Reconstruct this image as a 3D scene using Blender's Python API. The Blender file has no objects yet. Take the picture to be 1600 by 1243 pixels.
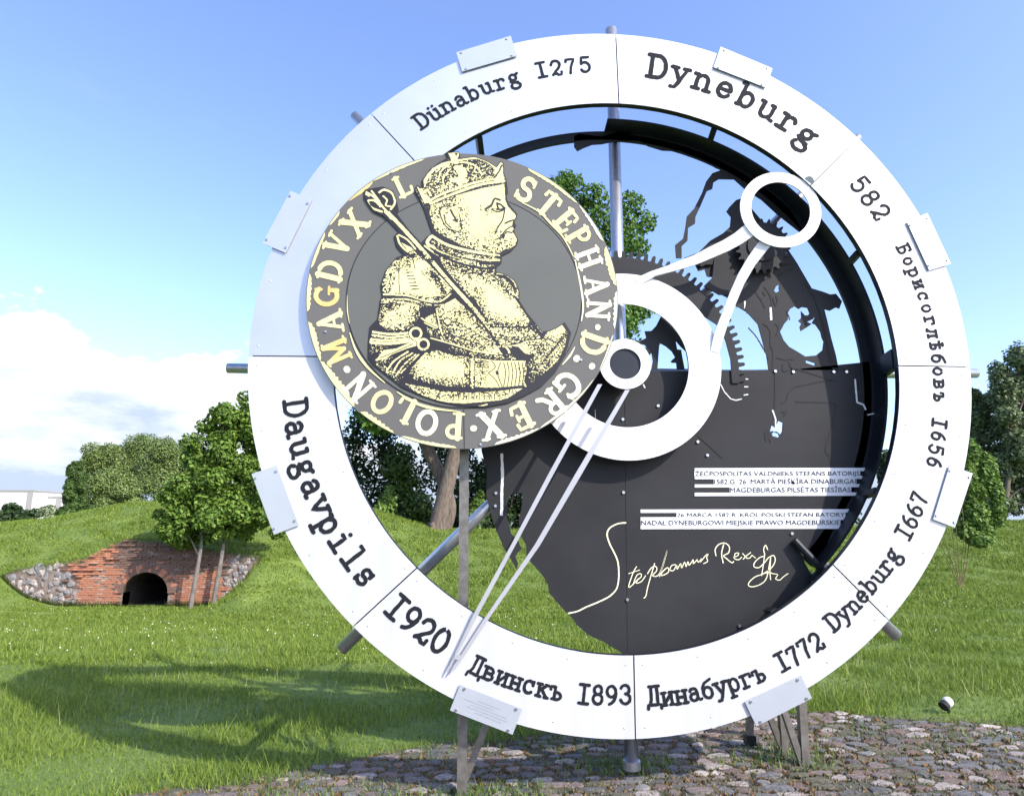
import bpy, bmesh, math, random
import numpy as np
from mathutils import Vector, Matrix, noise
from mathutils.geometry import tessellate_polygon
random.seed(7); rng = np.random.default_rng(7)
sc = bpy.context.scene
# ------------------------------------------------------------------ camera
F = 1000.0; PXW, PXH = 1600.0, 1243.0; EYE = 1.6; S = 2.43
def rotm(rx, ry, rz):
    cx, sx, cy, sy, cz, sz = math.cos(rx), math.sin(rx), math.cos(ry), math.sin(ry), math.cos(rz), math.sin(rz)
    return np.array([[cz,-sz,0],[sz,cz,0],[0,0,1]]) @ np.array([[1,0,0],[0,cx,-sx],[0,sx,cx]]) @ np.array([[cy,0,sy],[0,1,0],[-sy,0,cy]])
RC = rotm(math.radians(-11.25), math.radians(1.03), math.radians(-.08)) @ np.array([[1,0,0],[0,0,1],[0,-1,0]])
CAMU = (-.30817, -.48327, 1.70879)           # camera in units of the ring radius, ring frame
YR = CAMU[2] * S                              # distance of the ring's plane
cam_data = bpy.data.cameras.new('camera'); cam = bpy.data.objects.new('camera', cam_data)
sc.collection.objects.link(cam)
cam.matrix_world = Matrix.Translation((0, 0, EYE)) @ Matrix(RC.T.tolist()).to_4x4()
cam_data.sensor_width = 36; cam_data.lens = 36 * F / PXW; cam_data.clip_end = 3000
sc.camera = cam
# ------------------------------------------------------------------ light
SUN_EL, SUN_AZ = 37.0, 49.0                   # azimuth: degrees to the right of straight behind the camera
el, az = math.radians(SUN_EL), math.radians(SUN_AZ)
to_sun = Vector((math.sin(az) * math.cos(el), -math.cos(az) * math.cos(el), math.sin(el)))
sd = bpy.data.lights.new('sun', 'SUN'); sd.energy = 3.3; sd.angle = math.radians(.6); sd.color = (1, .95, .86)
so = bpy.data.objects.new('sun', sd); sc.collection.objects.link(so)
so.rotation_euler = to_sun.to_track_quat('Z', 'Y').to_euler()
sc.view_settings.view_transform = 'Standard'; sc.view_settings.look = 'None'
sc.view_settings.exposure = 1.0; sc.view_settings.gamma = 1
world = bpy.data.worlds.new('World'); sc.world = world; world.use_nodes = True
def build_world():
    nt = world.node_tree; N = nt.nodes; L = nt.links; N.clear()
    out = N.new('ShaderNodeOutputWorld'); bg = N.new('ShaderNodeBackground'); L.new(bg.outputs[0], out.inputs[0])
    bg.inputs[1].default_value = .15
    sky = N.new('ShaderNodeTexSky'); sky.sky_type = 'NISHITA'; sky.sun_disc = False
    sky.sun_elevation = el; sky.sun_rotation = math.pi - az
    sky.air_density = 1.0; sky.dust_density = 1.6; sky.ozone_density = 1.5
    tc = N.new('ShaderNodeTexCoord'); sep = N.new('ShaderNodeSeparateXYZ'); L.new(tc.outputs['Generated'], sep.inputs[0])
    def M(op, a, b=None, clamp=False):
        n = N.new('ShaderNodeMath'); n.operation = op; n.use_clamp = clamp
        for i, v in enumerate((a, b)):
            if v is None: continue
            if isinstance(v, (int, float)): n.inputs[i].default_value = v
            else: L.new(v, n.inputs[i])
        return n.outputs[0]
    def noi(scale, det, zs, rough=.55, off=0):
        mp = N.new('ShaderNodeMapping'); mp.inputs['Scale'].default_value = (1, 1, zs); mp.inputs['Location'].default_value = (off, off * .7, 0)
        L.new(tc.outputs['Generated'], mp.inputs[0])
        n = N.new('ShaderNodeTexNoise'); n.inputs['Scale'].default_value = scale; n.inputs['Detail'].default_value = det
        n.inputs['Roughness'].default_value = rough; L.new(mp.outputs[0], n.inputs[0]); return n.outputs[0]
    z = sep.outputs[2]
    # lift the sky towards the pale blue of the photograph
    gain = N.new('ShaderNodeMix'); gain.data_type = 'RGBA'; gain.blend_type = 'MULTIPLY'; gain.inputs[0].default_value = 1
    L.new(sky.outputs[0], gain.inputs[6]); gain.inputs[7].default_value = (1.10, 1.13, 1.40, 1)
    # cumulus bank: low over the horizon all the way round
    n1 = noi(5.2, 9, 2.2, .6, 5.4); n2 = noi(7, 6, 3.0, .6, 1.3)
    top = M('MULTIPLY', M('SUBTRACT', n1, .5), .5)                       # uneven top of the bank
    side = M('MULTIPLY', M('ADD', M('MULTIPLY', sep.outputs[0], 1.6), .62), 1.0, True)
    edge = M('SUBTRACT', M('SUBTRACT', M('ADD', .232, top), M('MULTIPLY', side, .17)), z)
    bank = M('MULTIPLY', edge, 26, True)
    wisp = M('MULTIPLY', M('SUBTRACT', n2, .60), 3.0, True)
    wisp = M('MULTIPLY', wisp, M('MULTIPLY', M('SUBTRACT', .75, z), 1.0, True))
    mask = M('MAXIMUM', bank, M('MULTIPLY', wisp, .28))
    # grey undersides, low in the bank
    n3 = noi(5.0, 8, 3.0, .62, 7.7)
    g = M('MULTIPLY', M('SUBTRACT', M('ADD', n3, M('MULTIPLY', M('SUBTRACT', .21, z), 2.4)), .53), 3.2, True)
    cc = N.new('ShaderNodeMix'); cc.data_type = 'RGBA'; L.new(g, cc.inputs[0])
    cc.inputs[6].default_value = (4.9, 4.95, 5.05, 1); cc.inputs[7].default_value = (2.2, 2.65, 3.35, 1)
    mx = N.new('ShaderNodeMix'); mx.data_type = 'RGBA'; L.new(mask, mx.inputs[0])
    L.new(gain.outputs[2], mx.inputs[6]); L.new(cc.outputs[2], mx.inputs[7]); L.new(mx.outputs[2], bg.inputs[0])
build_world()

# ------------------------------------------------------------------ helpers
def ray(px, py):
    v = RC.T @ np.array([(px - PXW/2)/F, -(py - PXH/2)/F, -1.0]); return v
def P(px, py, d=0.0):                         # point of the upright plane d metres in front of the ring's plane
    v = ray(px, py); k = (YR - d) / v[1]; return Vector((v[0]*k, YR - d, EYE + v[2]*k))
def atY(px, py, Y):
    v = ray(px, py); k = Y / v[1]; return Vector((v[0]*k, Y, EYE + v[2]*k))
def U(x, y, d=0.0):                           # ring frame (unit radius) -> world
    return Vector((S*(x - CAMU[0]), YR - d, EYE + S*(y - CAMU[1])))
def toU(px, py, d=0.0):
    p = P(px, py, d); return p.x/S + CAMU[0], (p.z - EYE)/S + CAMU[1]
def mesh(name, V, Fc, m, parent=None, smooth=False, kind=None):
    me = bpy.data.meshes.new(name); me.from_pydata([tuple(v) for v in V], [], Fc)
    if m: me.materials.append(m)
    if smooth: me.shade_smooth()
    return link(name, me, parent, kind)
def link(name, me, parent=None, kind=None):
    o = bpy.data.objects.new(name, me); sc.collection.objects.link(o)
    if parent:
        o.parent = parent; o.matrix_parent_inverse = wm(parent).inverted()
    if kind: o['kind'] = kind
    return o
def wm(o):
    m = Matrix.LocRotScale(o.location, o.rotation_euler, o.scale)
    return wm(o.parent) @ o.matrix_parent_inverse @ m if o.parent else m
def thing(name, loc, label, cat, group=None):
    o = bpy.data.objects.new(name, None); sc.collection.objects.link(o); o.location = loc; o.empty_display_size = .1
    o['label'] = label; o['category'] = cat
    if group: o['group'] = group
    return o
def fast_mesh(name, V, nper, m, parent=None, kind=None):      # V: (n*nper,3) array, independent faces
    V = np.asarray(V, dtype=np.float32); n = len(V)//nper
    me = bpy.data.meshes.new(name); me.vertices.add(len(V)); me.vertices.foreach_set('co', V.ravel())
    me.loops.add(len(V)); me.loops.foreach_set('vertex_index', np.arange(len(V), dtype=np.int32))
    me.polygons.add(n); me.polygons.foreach_set('loop_start', np.arange(0, len(V), nper, dtype=np.int32))
    me.update(calc_edges=True); me.materials.append(m)
    return link(name, me, parent, kind)
def resample(pts, step):
    out = [Vector(pts[0])]
    for a, b in zip(pts, pts[1:]):
        a, b = Vector(a), Vector(b); n = max(1, int((b-a).length/step))
        for i in range(1, n+1): out.append(a.lerp(b, i/n))
    return out
def smooth_pts(pts, n=5):                      # Catmull-Rom through the points
    q = [Vector(p) for p in pts]; out = []
    for i in range(len(q)-1):
        p0, p1, p2, p3 = q[max(i-1,0)], q[i], q[i+1], q[min(i+2,len(q)-1)]
        for j in range(n):
            t = j/n; out.append(.5*((2*p1)+(p2-p0)*t+(2*p0-5*p1+4*p2-p3)*t*t+(3*p1-p0-3*p2+p3)*t**3))
    out.append(q[-1]); return out
def plate(name, loops, th, m, parent=None, kind=None):        # loops of front-face points in a plane y=const; th goes away from the camera
    V = []; Fc = []
    flat = [p for l in loops for p in l]; n = len(flat)
    tris = tessellate_polygon([[Vector((p[0], p[2], 0)) for p in l] for l in loops])
    V = [tuple(p) for p in flat] + [(p[0], p[1]+th, p[2]) for p in flat]
    for t in tris:
        a, b, c = [flat[i] for i in t]
        s = (b[0]-a[0])*(c[2]-a[2]) - (b[2]-a[2])*(c[0]-a[0])
        t = tuple(t) if s > 0 else tuple(reversed(t))
        Fc.append(t); Fc.append(tuple(i+n for i in reversed(t)))
    k = 0
    for l in loops:
        m_ = len(l)
        for i in range(m_):
            j = (i+1) % m_; Fc.append((k+i, k+i+n, k+j+n, k+j))
        k += m_
    o = mesh(name, V, Fc, m, parent, kind=kind)
    bm = bmesh.new(); bm.from_mesh(o.data); bmesh.ops.recalc_face_normals(bm, faces=bm.faces); bm.to_mesh(o.data); bm.free()
    return o
def tube(pts, r, n=10, cap=True):              # verts, faces; r may be a list
    pts = [Vector(p) for p in pts]; V = []; Fc = []
    up = Vector((0, 0, 1)); prev = None
    for i, p in enumerate(pts):
        t = (pts[min(i+1, len(pts)-1)] - pts[max(i-1, 0)]).normalized()
        if prev is None:
            a = t.cross(Vector((.3, 1, .2))).normalized()
        else: a = (prev - t*prev.dot(t)).normalized()
        prev = a; b = t.cross(a); rr = r[i] if isinstance(r, (list, tuple)) else r
        for k in range(n):
            w = 2*math.pi*k/n; V.append(p + rr*(math.cos(w)*a + math.sin(w)*b))
    for i in range(len(pts)-1):
        for k in range(n):
            Fc.append((i*n+k, i*n+(k+1)%n, (i+1)*n+(k+1)%n, (i+1)*n+k))
    if cap: Fc.append(tuple(reversed(range(n)))); Fc.append(tuple((len(pts)-1)*n+k for k in range(n)))
    return V, Fc
def tube_obj(name, pts, r, m, parent=None, n=12, kind=None):
    V, Fc = tube(pts, r, n); o = mesh(name, V, Fc, m, parent, kind=kind)
    me = o.data
    me.polygons.foreach_set('use_smooth', [len(p.vertices) == 4 for p in me.polygons]); return o
def join(lst):
    V = []; Fc = []
    for v, f in lst:
        k = len(V); V += list(v); Fc += [tuple(i+k for i in g) for g in f]
    return V, Fc
def beam(a, b, w, dpt):                         # rectangular bar, width w across, dpt along y
    a, b = Vector(a), Vector(b); t = (b-a).normalized(); s = t.cross(Vector((0, 1, 0))).normalized()*w/2; q = s.cross(t).normalized()*dpt/2
    V = [a-s-q, a+s-q, a+s+q, a-s+q, b-s-q, b+s-q, b+s+q, b-s+q]
    return V, [(0,3,2,1),(4,5,6,7),(0,1,5,4),(1,2,6,5),(2,3,7,6),(3,0,4,7)]
# ------------------------------------------------------------------ materials
def mat(name, col, rough=.6, metal=0, var=0, scale=8, bump=0, bscale=60, col2=None, spec=.5, aniso=0, island=False, trans=0, detail=4, stretch=None):
    m = bpy.data.materials.new(name); m.use_nodes = True; nt = m.node_tree; N = nt.nodes; L = nt.links
    b = N['Principled BSDF']; b.inputs['Roughness'].default_value = rough; b.inputs['Metallic'].default_value = metal
    b.inputs['Specular IOR Level'].default_value = spec
    tc = N.new('ShaderNodeTexCoord'); src = tc.outputs['Object']
    if stretch:
        mp = N.new('ShaderNodeMapping'); mp.inputs['Scale'].default_value = stretch; L.new(src, mp.inputs[0]); src = mp.outputs[0]
    if col2 is None: col2 = tuple(c*(1-var) for c in col)
    r = N.new('ShaderNodeValToRGB'); r.color_ramp.elements[0].color = (*col2, 1); r.color_ramp.elements[1].color = (*col, 1)
    r.color_ramp.elements[0].position = .35; r.color_ramp.elements[1].position = .65
    if island:
        g = N.new('ShaderNodeNewGeometry'); L.new(g.outputs['Random Per Island'], r.inputs[0])
        r.color_ramp.elements[0].position = 0; r.color_ramp.elements[1].position = 1
    else:
        n = N.new('ShaderNodeTexNoise'); n.inputs['Scale'].default_value = scale; n.inputs['Detail'].default_value = detail
        L.new(src, n.inputs[0]); L.new(n.outputs[0], r.inputs[0])
    L.new(r.outputs[0], b.inputs['Base Color'])
    if bump:
        n = N.new('ShaderNodeTexNoise'); n.inputs['Scale'].default_value = bscale; n.inputs['Detail'].default_value = 5; L.new(src, n.inputs[0])
        bp = N.new('ShaderNodeBump'); bp.inputs['Strength'].default_value = bump; bp.inputs['Distance'].default_value = .01
        L.new(n.outputs[0], bp.inputs['Height']); L.new(bp.outputs[0], b.inputs['Normal'])
    if trans:
        tr = N.new('ShaderNodeBsdfTranslucent'); L.new(r.outputs[0], tr.inputs[0]); mx = N.new('ShaderNodeMixShader'); mx.inputs[0].default_value = trans
        out = N['Material Output']; L.new(b.outputs[0], mx.inputs[1]); L.new(tr.outputs[0], mx.inputs[2]); L.new(mx.outputs[0], out.inputs[0])
    return m
M_PANEL = mat('panel_white', (.62, .625, .635), .38, .2, .13, 2.2, bump=.015, bscale=3, stretch=(3, 1, .45), detail=7)
M_PLAQUE = mat('plaque_white', (.47, .50, .53), .3, .35, .04, 6)
M_SHEEN = mat('panel_sky_sheen', (.62, .63, .65), .40, .70, .07, 2.5, bump=.02, bscale=3)  # shinier copy of the panel metal, imitating sky sheen on two panels
M_WHITE = mat('white_paint', (.72, .72, .72), .45, 0, .03, 5)
M_HAND = mat('hand_metal', (.40, .40, .41), .4, .2, .05, 6)
M_INK = mat('letter_dark', (.014, .015, .017), .75, spec=.15)
M_FRAME = mat('frame_dark', (.012, .016, .022), .45, .3, .2, 10)
M_PLATE = mat('plate_dark', (.029, .029, .0305), .55, .0, .22, 2.2, bump=.03, bscale=8, spec=.16)
M_SLOT = mat('slot_black', (.01, .01, .011), .8)
M_SLOTLIGHT = mat('slot_light', (.62, .62, .60), .5)  # pale stand-in for light coming through the plate cuts
M_MED = mat('medallion_grey', (.122, .118, .108), .5, 0, .06, 3, spec=.25)
M_MED2 = mat('medallion_field', (.114, .116, .104), .5, 0, .05, 3, spec=.25)
M_RELIEF = mat('relief_dark', (.012, .010, .013), .55, 0, .1, 8)
M_CREAM = mat('cream_enamel', (.72, .67, .34), .5, 0, col2=(.69, .62, .29), scale=5, spec=.2)
M_CREAMW = mat('cream_pale', (.74, .70, .47), .5, 0, .04, 5, spec=.2)
M_CREAM_REFL = mat('cream_reflection', (.68, .58, .26), .5, 0, col2=(.62, .42, .15), scale=9, spec=.2)  # cream with an orange reflection put into the colour
M_STEEL = mat('pipe_steel', (.55, .56, .58), .30, .85, .12, 30)
M_GALV = mat('galvanised_leg', (.24, .225, .20), .5, .7, .3, 22, bump=.1, bscale=90, col2=(.17, .155, .13))
M_BOLT = mat('bolt_steel', (.5, .5, .5), .3, .9)
M_RIVET = mat('rivet_grey', (.45, .47, .50), .4, .6)

# ================================================================== GROUND
def sst(x): x = np.clip(x, 0, 1); return x*x*(3-2*x)
CX = lambda px, Y: (px-800)/1019.5*Y
YW = 26.0
wall_top_px = [(10,900),(18,893),(50,886),(90,880),(130,874),(150,868),(180,850),(200,843),(240,846),(290,853),(340,862),(380,866),(402,868),(412,872)]
wall_bot_px = [(10,900),(20,912),(45,932),(90,945),(150,947),(345,945),(358,936),(380,915),(400,890),(412,872)]
def zprof(lst, Y): a = [(atY(px, py, Y).x, atY(px, py, Y).z) for px, py in lst]; return [p[0] for p in a], [p[1] for p in a]
WTX, WTZ = zprof(wall_top_px, YW); WBX, WBZ = zprof(wall_bot_px, YW)
crest_px = [(-600,822),(-200,816),(0,814),(90,811),(140,798),(200,788),(300,786),(450,788),(590,797),(640,816),(700,829),(900,831),(1300,829),(1400,820),(1540,814),(1700,812),(2200,818)]
CRX, CRZ = zprof(crest_px, 34.0)
def hnoise(x, y):
    return .035*np.sin(x*1.3+.7*np.sin(y*.9))*np.sin(y*1.1+1.7) + .02*np.sin(x*3.1+y*2.3) + .06*np.sin(x*.37+2)*np.sin(y*.43)
def hter(x, y):
    x = np.asarray(x, float); y = np.asarray(y, float)
    near = .035*np.clip(x-.8, -4, 4)*(1-sst((np.abs(x)-5)/6))
    valley = -1.44 + 1.0*sst((x+9)/22)
    h = near*(1-sst((y-5)/7)) + valley*sst((y-6)/17)
    zb = np.interp(x, WBX, WBZ); zt = np.interp(x, WTX, WTZ)
    inw = sst((x-WBX[0]+6)/5)*(1-sst((x-WBX[-1])/5))
    hb = h + (zb-h)*inw*sst((y-22.5)/3.5)           # ground in front of the wall
    cr = np.interp(x, CRX, CRZ)
    w = sst((y-22.5)/11.5)
    slope = h*(1-w) + cr*w                          # plain rampart slope
    behind = zt + (cr-zt)*sst((y-YW-.3)/7.7)
    left = np.where(y < YW+.4, hb, behind)
    out = slope*(1-inw) + left*inw
    far = cr + (0.2-cr)*sst((y-37)/25)
    out = np.where(y > 34, np.where(y > 37, far, cr), out)
    out = out + hnoise(x, y)*sst((np.hypot(x-1.65, y+1.05)-7.1)/3)*np.where((y > 24) & (y < 27) & (inw > .5), 0, 1)
    return out
M_GRASS = mat('grass_ground', (.14, .19, .033), .9, 0, col2=(.08, .13, .02), scale=.9, bump=.6, bscale=26, detail=8)
def build_terrain():
    xs = np.unique(np.concatenate([-np.geomspace(28, 900, 22), np.arange(-28, 28.01, .4), np.geomspace(28, 900, 22)]))
    arch0, arch1 = atY(192, 945, YW).x, atY(266, 945, YW).x
    xs = np.unique(np.concatenate([xs, [arch0, arch1]]))
    ys = np.unique(np.concatenate([[-200, -80, -30, -10], np.arange(-4, 8, .3), np.arange(8, 26, .4), [26.0, 26.38, 26.42], np.arange(26.8, 40, .4), np.arange(40, 70, 2), np.geomspace(72, 1800, 24)]))
    X, Y = np.meshgrid(xs, ys); Z = hter(X, Y)
    V = np.stack([X, Y, Z], -1).reshape(-1, 3); nx = len(xs); Fc = []
    for j in range(len(ys)-1):
        for i in range(nx-1):
            if abs(ys[j]-26.38) < .01 and xs[i] >= arch0-.01 and xs[i+1] <= arch1+.01: continue
            Fc.append((j*nx+i, j*nx+i+1, (j+1)*nx+i+1, (j+1)*nx+i))
    o = mesh('ground', V, Fc, M_GRASS, smooth=True); o['kind'] = 'structure'
build_terrain()
PCX, PCY, PCR = 1.65, -1.05, 6.74                    # round cobbled plaza
def edge_r(a): return PCR + .10*math.sin(a*9) + .07*math.sin(a*23+1) + .05*math.sin(a*41)
# grass: one object of blades
def build_grass():
    m = mat('grass_blades', (.245, .31, .05), .6, 0, col2=(.10, .17, .024), island=True, trans=.35, spec=.25)
    out = []
    for y0, y1, n, hb, wb in ((3.0, 8.5, 170000, .085, .0055), (8.5, 15, 150000, .10, .010), (15, 25.7, 250000, .12, .020), (25.7, 35.5, 190000, .13, .028)):
        y = rng.uniform(y0, y1, n); half = y*.95+1.5; x = rng.uniform(-1, 1, n)*half
        r = np.hypot(x-PCX, y-PCY); a = np.arctan2(y-PCY, x-PCX)
        er = PCR + .10*np.sin(a*9) + .07*np.sin(a*23+1) + .05*np.sin(a*41)
        k = r > er - .02 - .12*rng.random(n)**3
        zt = np.interp(x, WBX, WBZ)
        k &= ~((y > 25.6) & (y < 26.45) & (x > WBX[0]) & (x < WBX[-1]))
        x, y = x[k], y[k]; n = len(x)
        # clumps: height modulated by slow noise
        hm = .55+.45*np.sin(x*2.1+np.sin(y*1.7)*2)*np.sin(y*2.6+x*.7)+.35*rng.random(n); hm = np.clip(hm, .35, 1.5)
        hm *= np.where(rng.random(n) > .985, 2.1, 1.0)
        h = hb*hm*rng.uniform(.6, 1.25, n); z = hter(x, y) - .01
        th = rng.uniform(0, 2*np.pi, n); w = wb*rng.uniform(.6, 1.3, n)
        le = rng.normal(0, .45, (n, 2))*h[:, None]
        a = np.stack([x-w*np.cos(th), y-w*np.sin(th), z], 1); b = np.stack([x+w*np.cos(th), y+w*np.sin(th), z], 1)
        c = np.stack([x+le[:, 0], y+le[:, 1], z+h], 1)
        out.append(np.stack([a, b, c], 1).reshape(-1, 3))
    o = fast_mesh('grass', np.concatenate(out), 3, m, kind='stuff'); o['label'] = 'green meadow grass growing round the paving and up the banks'; o['category'] = 'grass'
    md = mat('dry_stalk', (.34, .34, .14), .8, 0, col2=(.20, .24, .07), island=True)
    n = 2600; y = 6+17*rng.random(n)**1.6; x = rng.uniform(-1, 1, n)*y*.9; k = (np.hypot(x-PCX, y-PCY) > PCR+.05) & (np.sin(x*.9+y*.6)+np.sin(y*1.7-x*.4) > -.6); x, y = x[k], y[k]; n = len(x)
    z = hter(x, y); h = rng.uniform(.09, .22, n); w = .0012+.00032*y; th = rng.uniform(0, 3.14, n); le = rng.normal(0, .18, (n, 2))*h[:, None]
    o = fast_mesh('seed_stalks', np.stack([np.stack([x-w*np.cos(th), y, z], 1), np.stack([x+w*np.cos(th), y+w*np.sin(th), z], 1), np.stack([x+le[:, 0], y+le[:, 1], z+h], 1)], 1).reshape(-1, 3), 3, md, kind='stuff')
    o['label'] = 'thin dry seed stalks standing above the meadow grass'; o['category'] = 'grass'
    # white clover heads
    m2 = mat('clover_white', (.75, .75, .62), .8)
    n = 420; y = rng.uniform(8, 25, n); x = rng.uniform(-1, 1, n)*y*.85; k = np.hypot(x-PCX, y-PCY) > PCR+.3
    x, y = x[k], y[k]; z = hter(x, y)+rng.uniform(.06, .13, len(x)); s = rng.uniform(.003, .007, len(x))*(1+y/20)
    d = np.array([(-1,0,-1),(1,0,-1),(1,0,1),(-1,0,1)], float)
    c = np.stack([x, y, z], 1)
    q1 = c[:, None]+d[None]*s[:, None, None]; q2 = c[:, None]+d[None][:, :, [1, 2, 0]]*s[:, None, None]
    o = fast_mesh('clover_flowers', np.concatenate([q1.reshape(-1, 3), q2.reshape(-1, 3)]), 4, m2, kind='stuff')
    o['label'] = 'tiny white clover flowers scattered in the meadow grass'; o['category'] = 'flowers'
build_grass()

# ------------------------------------------------------------------ cobbled plaza
def gz(x, y): return float(hter(x, y))
def build_plaza():
    m = mat('plaza_soil', (.10, .082, .058), .95, 0, col2=(.055, .062, .028), scale=3.5, bump=.6, bscale=50, detail=8)
    V = []; Fc = []; nr, na = 26, 120
    for i in range(nr+1):
        for k in range(na):
            a = 2*math.pi*k/na; r = edge_r(a)*i/nr + .0
            x, y = PCX+r*math.cos(a), PCY+r*math.sin(a); V.append((x, y, gz(x, y)+.012))
    for i in range(nr):
        for k in range(na):
            if i == 0: Fc.append((0*na+k, na+k, na+(k+1)%na))
            else: Fc.append((i*na+k, (i+1)*na+k, (i+1)*na+(k+1)%na, i*na+(k+1)%na))
    plaza = mesh('paving', V, Fc, m, smooth=True, kind='structure')
    cols = [((.25,.195,.17),(.12,.095,.075)), ((.20,.19,.185),(.10,.095,.085)), ((.46,.40,.35),(.20,.165,.13)), ((.155,.145,.135),(.075,.07,.06)), ((.24,.165,.14),(.11,.08,.055)), ((.16,.145,.10),(.07,.065,.03))]
    mats = [mat('cobble_stone', a, .9, 0, col2=b, scale=3.2, bump=.9, bscale=22, detail=7) for a, b in cols]
    protos = []
    for v in range(30):
        R = random.Random(v); n = R.choice((5, 6, 7)); pts = []
        rad = [R.uniform(.74, 1.1) for _ in range(n)]
        Vv = []
        for lev, (s, z) in enumerate(((1.0, -.03), (1.0, .000), (.84, .0075))):
            for k in range(n):
                a = 2*math.pi*(k+.25*math.sin(k*3+v))/n
                Vv.append((s*rad[k]*math.cos(a), s*rad[k]*math.sin(a), z+R.uniform(-.0035, .0035)*(lev > 0)))
        Vv.append((R.uniform(-.1,.1), R.uniform(-.1,.1), .0095))
        Ff = []
        for l in (0, 1):
            for k in range(n): Ff.append((l*n+k, l*n+(k+1)%n, (l+1)*n+(k+1)%n, (l+1)*n+k))
        for k in range(n): Ff.append((2*n+k, 2*n+(k+1)%n, 3*n))
        protos.append((Vv, Ff))
    stones = []; R = random.Random(3); y = 1.9; row = 0
    while y < PCY+PCR:
        dy = R.uniform(.08, .125); x = -6.0+R.uniform(0, .2)
        while x < 8.2:
            dx = R.uniform(.09, .20)
            if R.random() < .96:
                cx, cy = x+dx/2+R.uniform(-.012, .012), y+dy/2+R.uniform(-.02, .02)
                a = math.atan2(cy-PCY, cx-PCX)
                if math.hypot(cx-PCX, cy-PCY) < edge_r(a)-.04:
                    stones.append((cx, cy, dx*.60*R.uniform(.86, 1.08), dy*.60*R.uniform(.86, 1.12), R.uniform(-.14, .14), R.randrange(30), R.randrange(6), R.uniform(-.006, .008)))
            x += dx
        y += dy; row += 1
    def score(s):
        cx, cy = s[0], s[1]; c = RC @ np.array([cx, cy, gz(cx, cy)-EYE])
        if c[2] > -1: return -1
        u, v = 800+F*c[0]/-c[2], 621.5-F*c[1]/-c[2]
        return s[2]*s[3]/(c[2]*c[2]) if -10 < u < 1610 and v < 1250 else -1
    stones.sort(key=score, reverse=True)
    meshes = {}
    rest = [[] for _ in mats]
    for i, (cx, cy, rx, ry, rot, pv, mi, dz) in enumerate(stones):
        z = gz(cx, cy)+.010+dz*.7
        if i < 300:
            if (pv, mi) not in meshes:
                me = bpy.data.meshes.new('cobble'); me.from_pydata(protos[pv][0], [], protos[pv][1]); me.materials.append(mats[mi]); meshes[(pv, mi)] = me
            o = bpy.data.objects.new('cobble', meshes[(pv, mi)]); sc.collection.objects.link(o)
            o.location = (cx, cy, z); o.rotation_euler = (R.uniform(-.07, .07), R.uniform(-.05, .05), rot); o.scale = (rx, ry, 1); o.parent = plaza
        else:
            c, s = math.cos(rot), math.sin(rot)
            rest[mi].append(([(cx+(vx*rx*c-vy*ry*s), cy+(vx*rx*s+vy*ry*c), z+vz) for vx, vy, vz in protos[pv][0]], protos[pv][1]))
    V = []; Fc = []; idx = []
    for mi, r in enumerate(rest):
        v, f = join(r); k = len(V); V += v; Fc += [tuple(i+k for i in g) for g in f]; idx += [mi]*len(f)
    me = bpy.data.meshes.new('cobbles'); me.from_pydata(V, [], Fc)
    for mm in mats: me.materials.append(mm)
    me.polygons.foreach_set('material_index', idx)
    link('cobbles', me, plaza, 'stuff')
    # gravel and crumbs in the joints
    mg = mat('gravel', (.24, .20, .16), .95, 0, col2=(.08, .07, .05), island=True)
    n = 26000; gx = rng.uniform(-3.4, 6, n); gy = rng.uniform(3.2, 5.6, n); q = rng.uniform(.003, .010, n); k = np.hypot(gx-PCX, gy-PCY) < PCR; gx, gy, q = gx[k], gy[k], q[k]; n = len(gx)
    g3 = np.stack([gx, gy, hter(gx, gy)+.018], 1); th = rng.uniform(0, 6.28, n); tri = []
    for a_, b_ in ((0, 2.1), (2.1, 4.2), (4.2, 6.28)):
        tri.append(np.stack([g3+np.stack([q*np.cos(th+a_), q*np.sin(th+a_), -.004+0*q], 1), g3+np.stack([q*np.cos(th+b_), q*np.sin(th+b_), -.004+0*q], 1), g3+np.stack([0*q, 0*q, q*.8], 1)], 1))
    o = fast_mesh('gravel', np.concatenate(tri).reshape(-1, 3), 3, mg, plaza, 'stuff')
    # weeds and moss growing in the joints
    mw = mat('weed_leaves', (.17, .25, .05), .7, 0, col2=(.08, .13, .03), island=True, trans=.3)
    out = []
    spots = [(990,1203,.25,260),(940,1200,.3,160),(722,1236,.14,130),(790,1238,.22,240),(1235,1190,.25,220),(1180,1200,.2,110),(1260,1212,.16,110),(500,1232,.35,200),(650,1240,.25,120),(700,1165,.3,120),(880,1160,.3,160),(1340,1160,.25,70),(1520,1185,.3,100),(420,1205,.3,160)]
    for px, py, r, n in spots:
        v = ray(px, py); k = -EYE/v[2]; c = (v[0]*k, v[1]*k)
        for _ in range(n):
            a = random.uniform(0, 6.28); q = r*random.random()**.6
            x, y = c[0]+q*math.cos(a)*1.4, c[1]+q*math.sin(a)*.7; z = gz(x, y)+.01; h = random.uniform(.02, .085); w = random.uniform(.003, .007); t = random.uniform(0, 6.28)
            out += [(x-w*math.cos(t), y-w*math.sin(t), z), (x+w*math.cos(t), y+w*math.sin(t), z), (x+random.gauss(0, .4)*h, y+random.gauss(0, .4)*h, z+h)]
    mb = mat('moss_brown', (.20, .10, .035), .9, 0, col2=(.055, .05, .014), island=True); out2 = []
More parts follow.
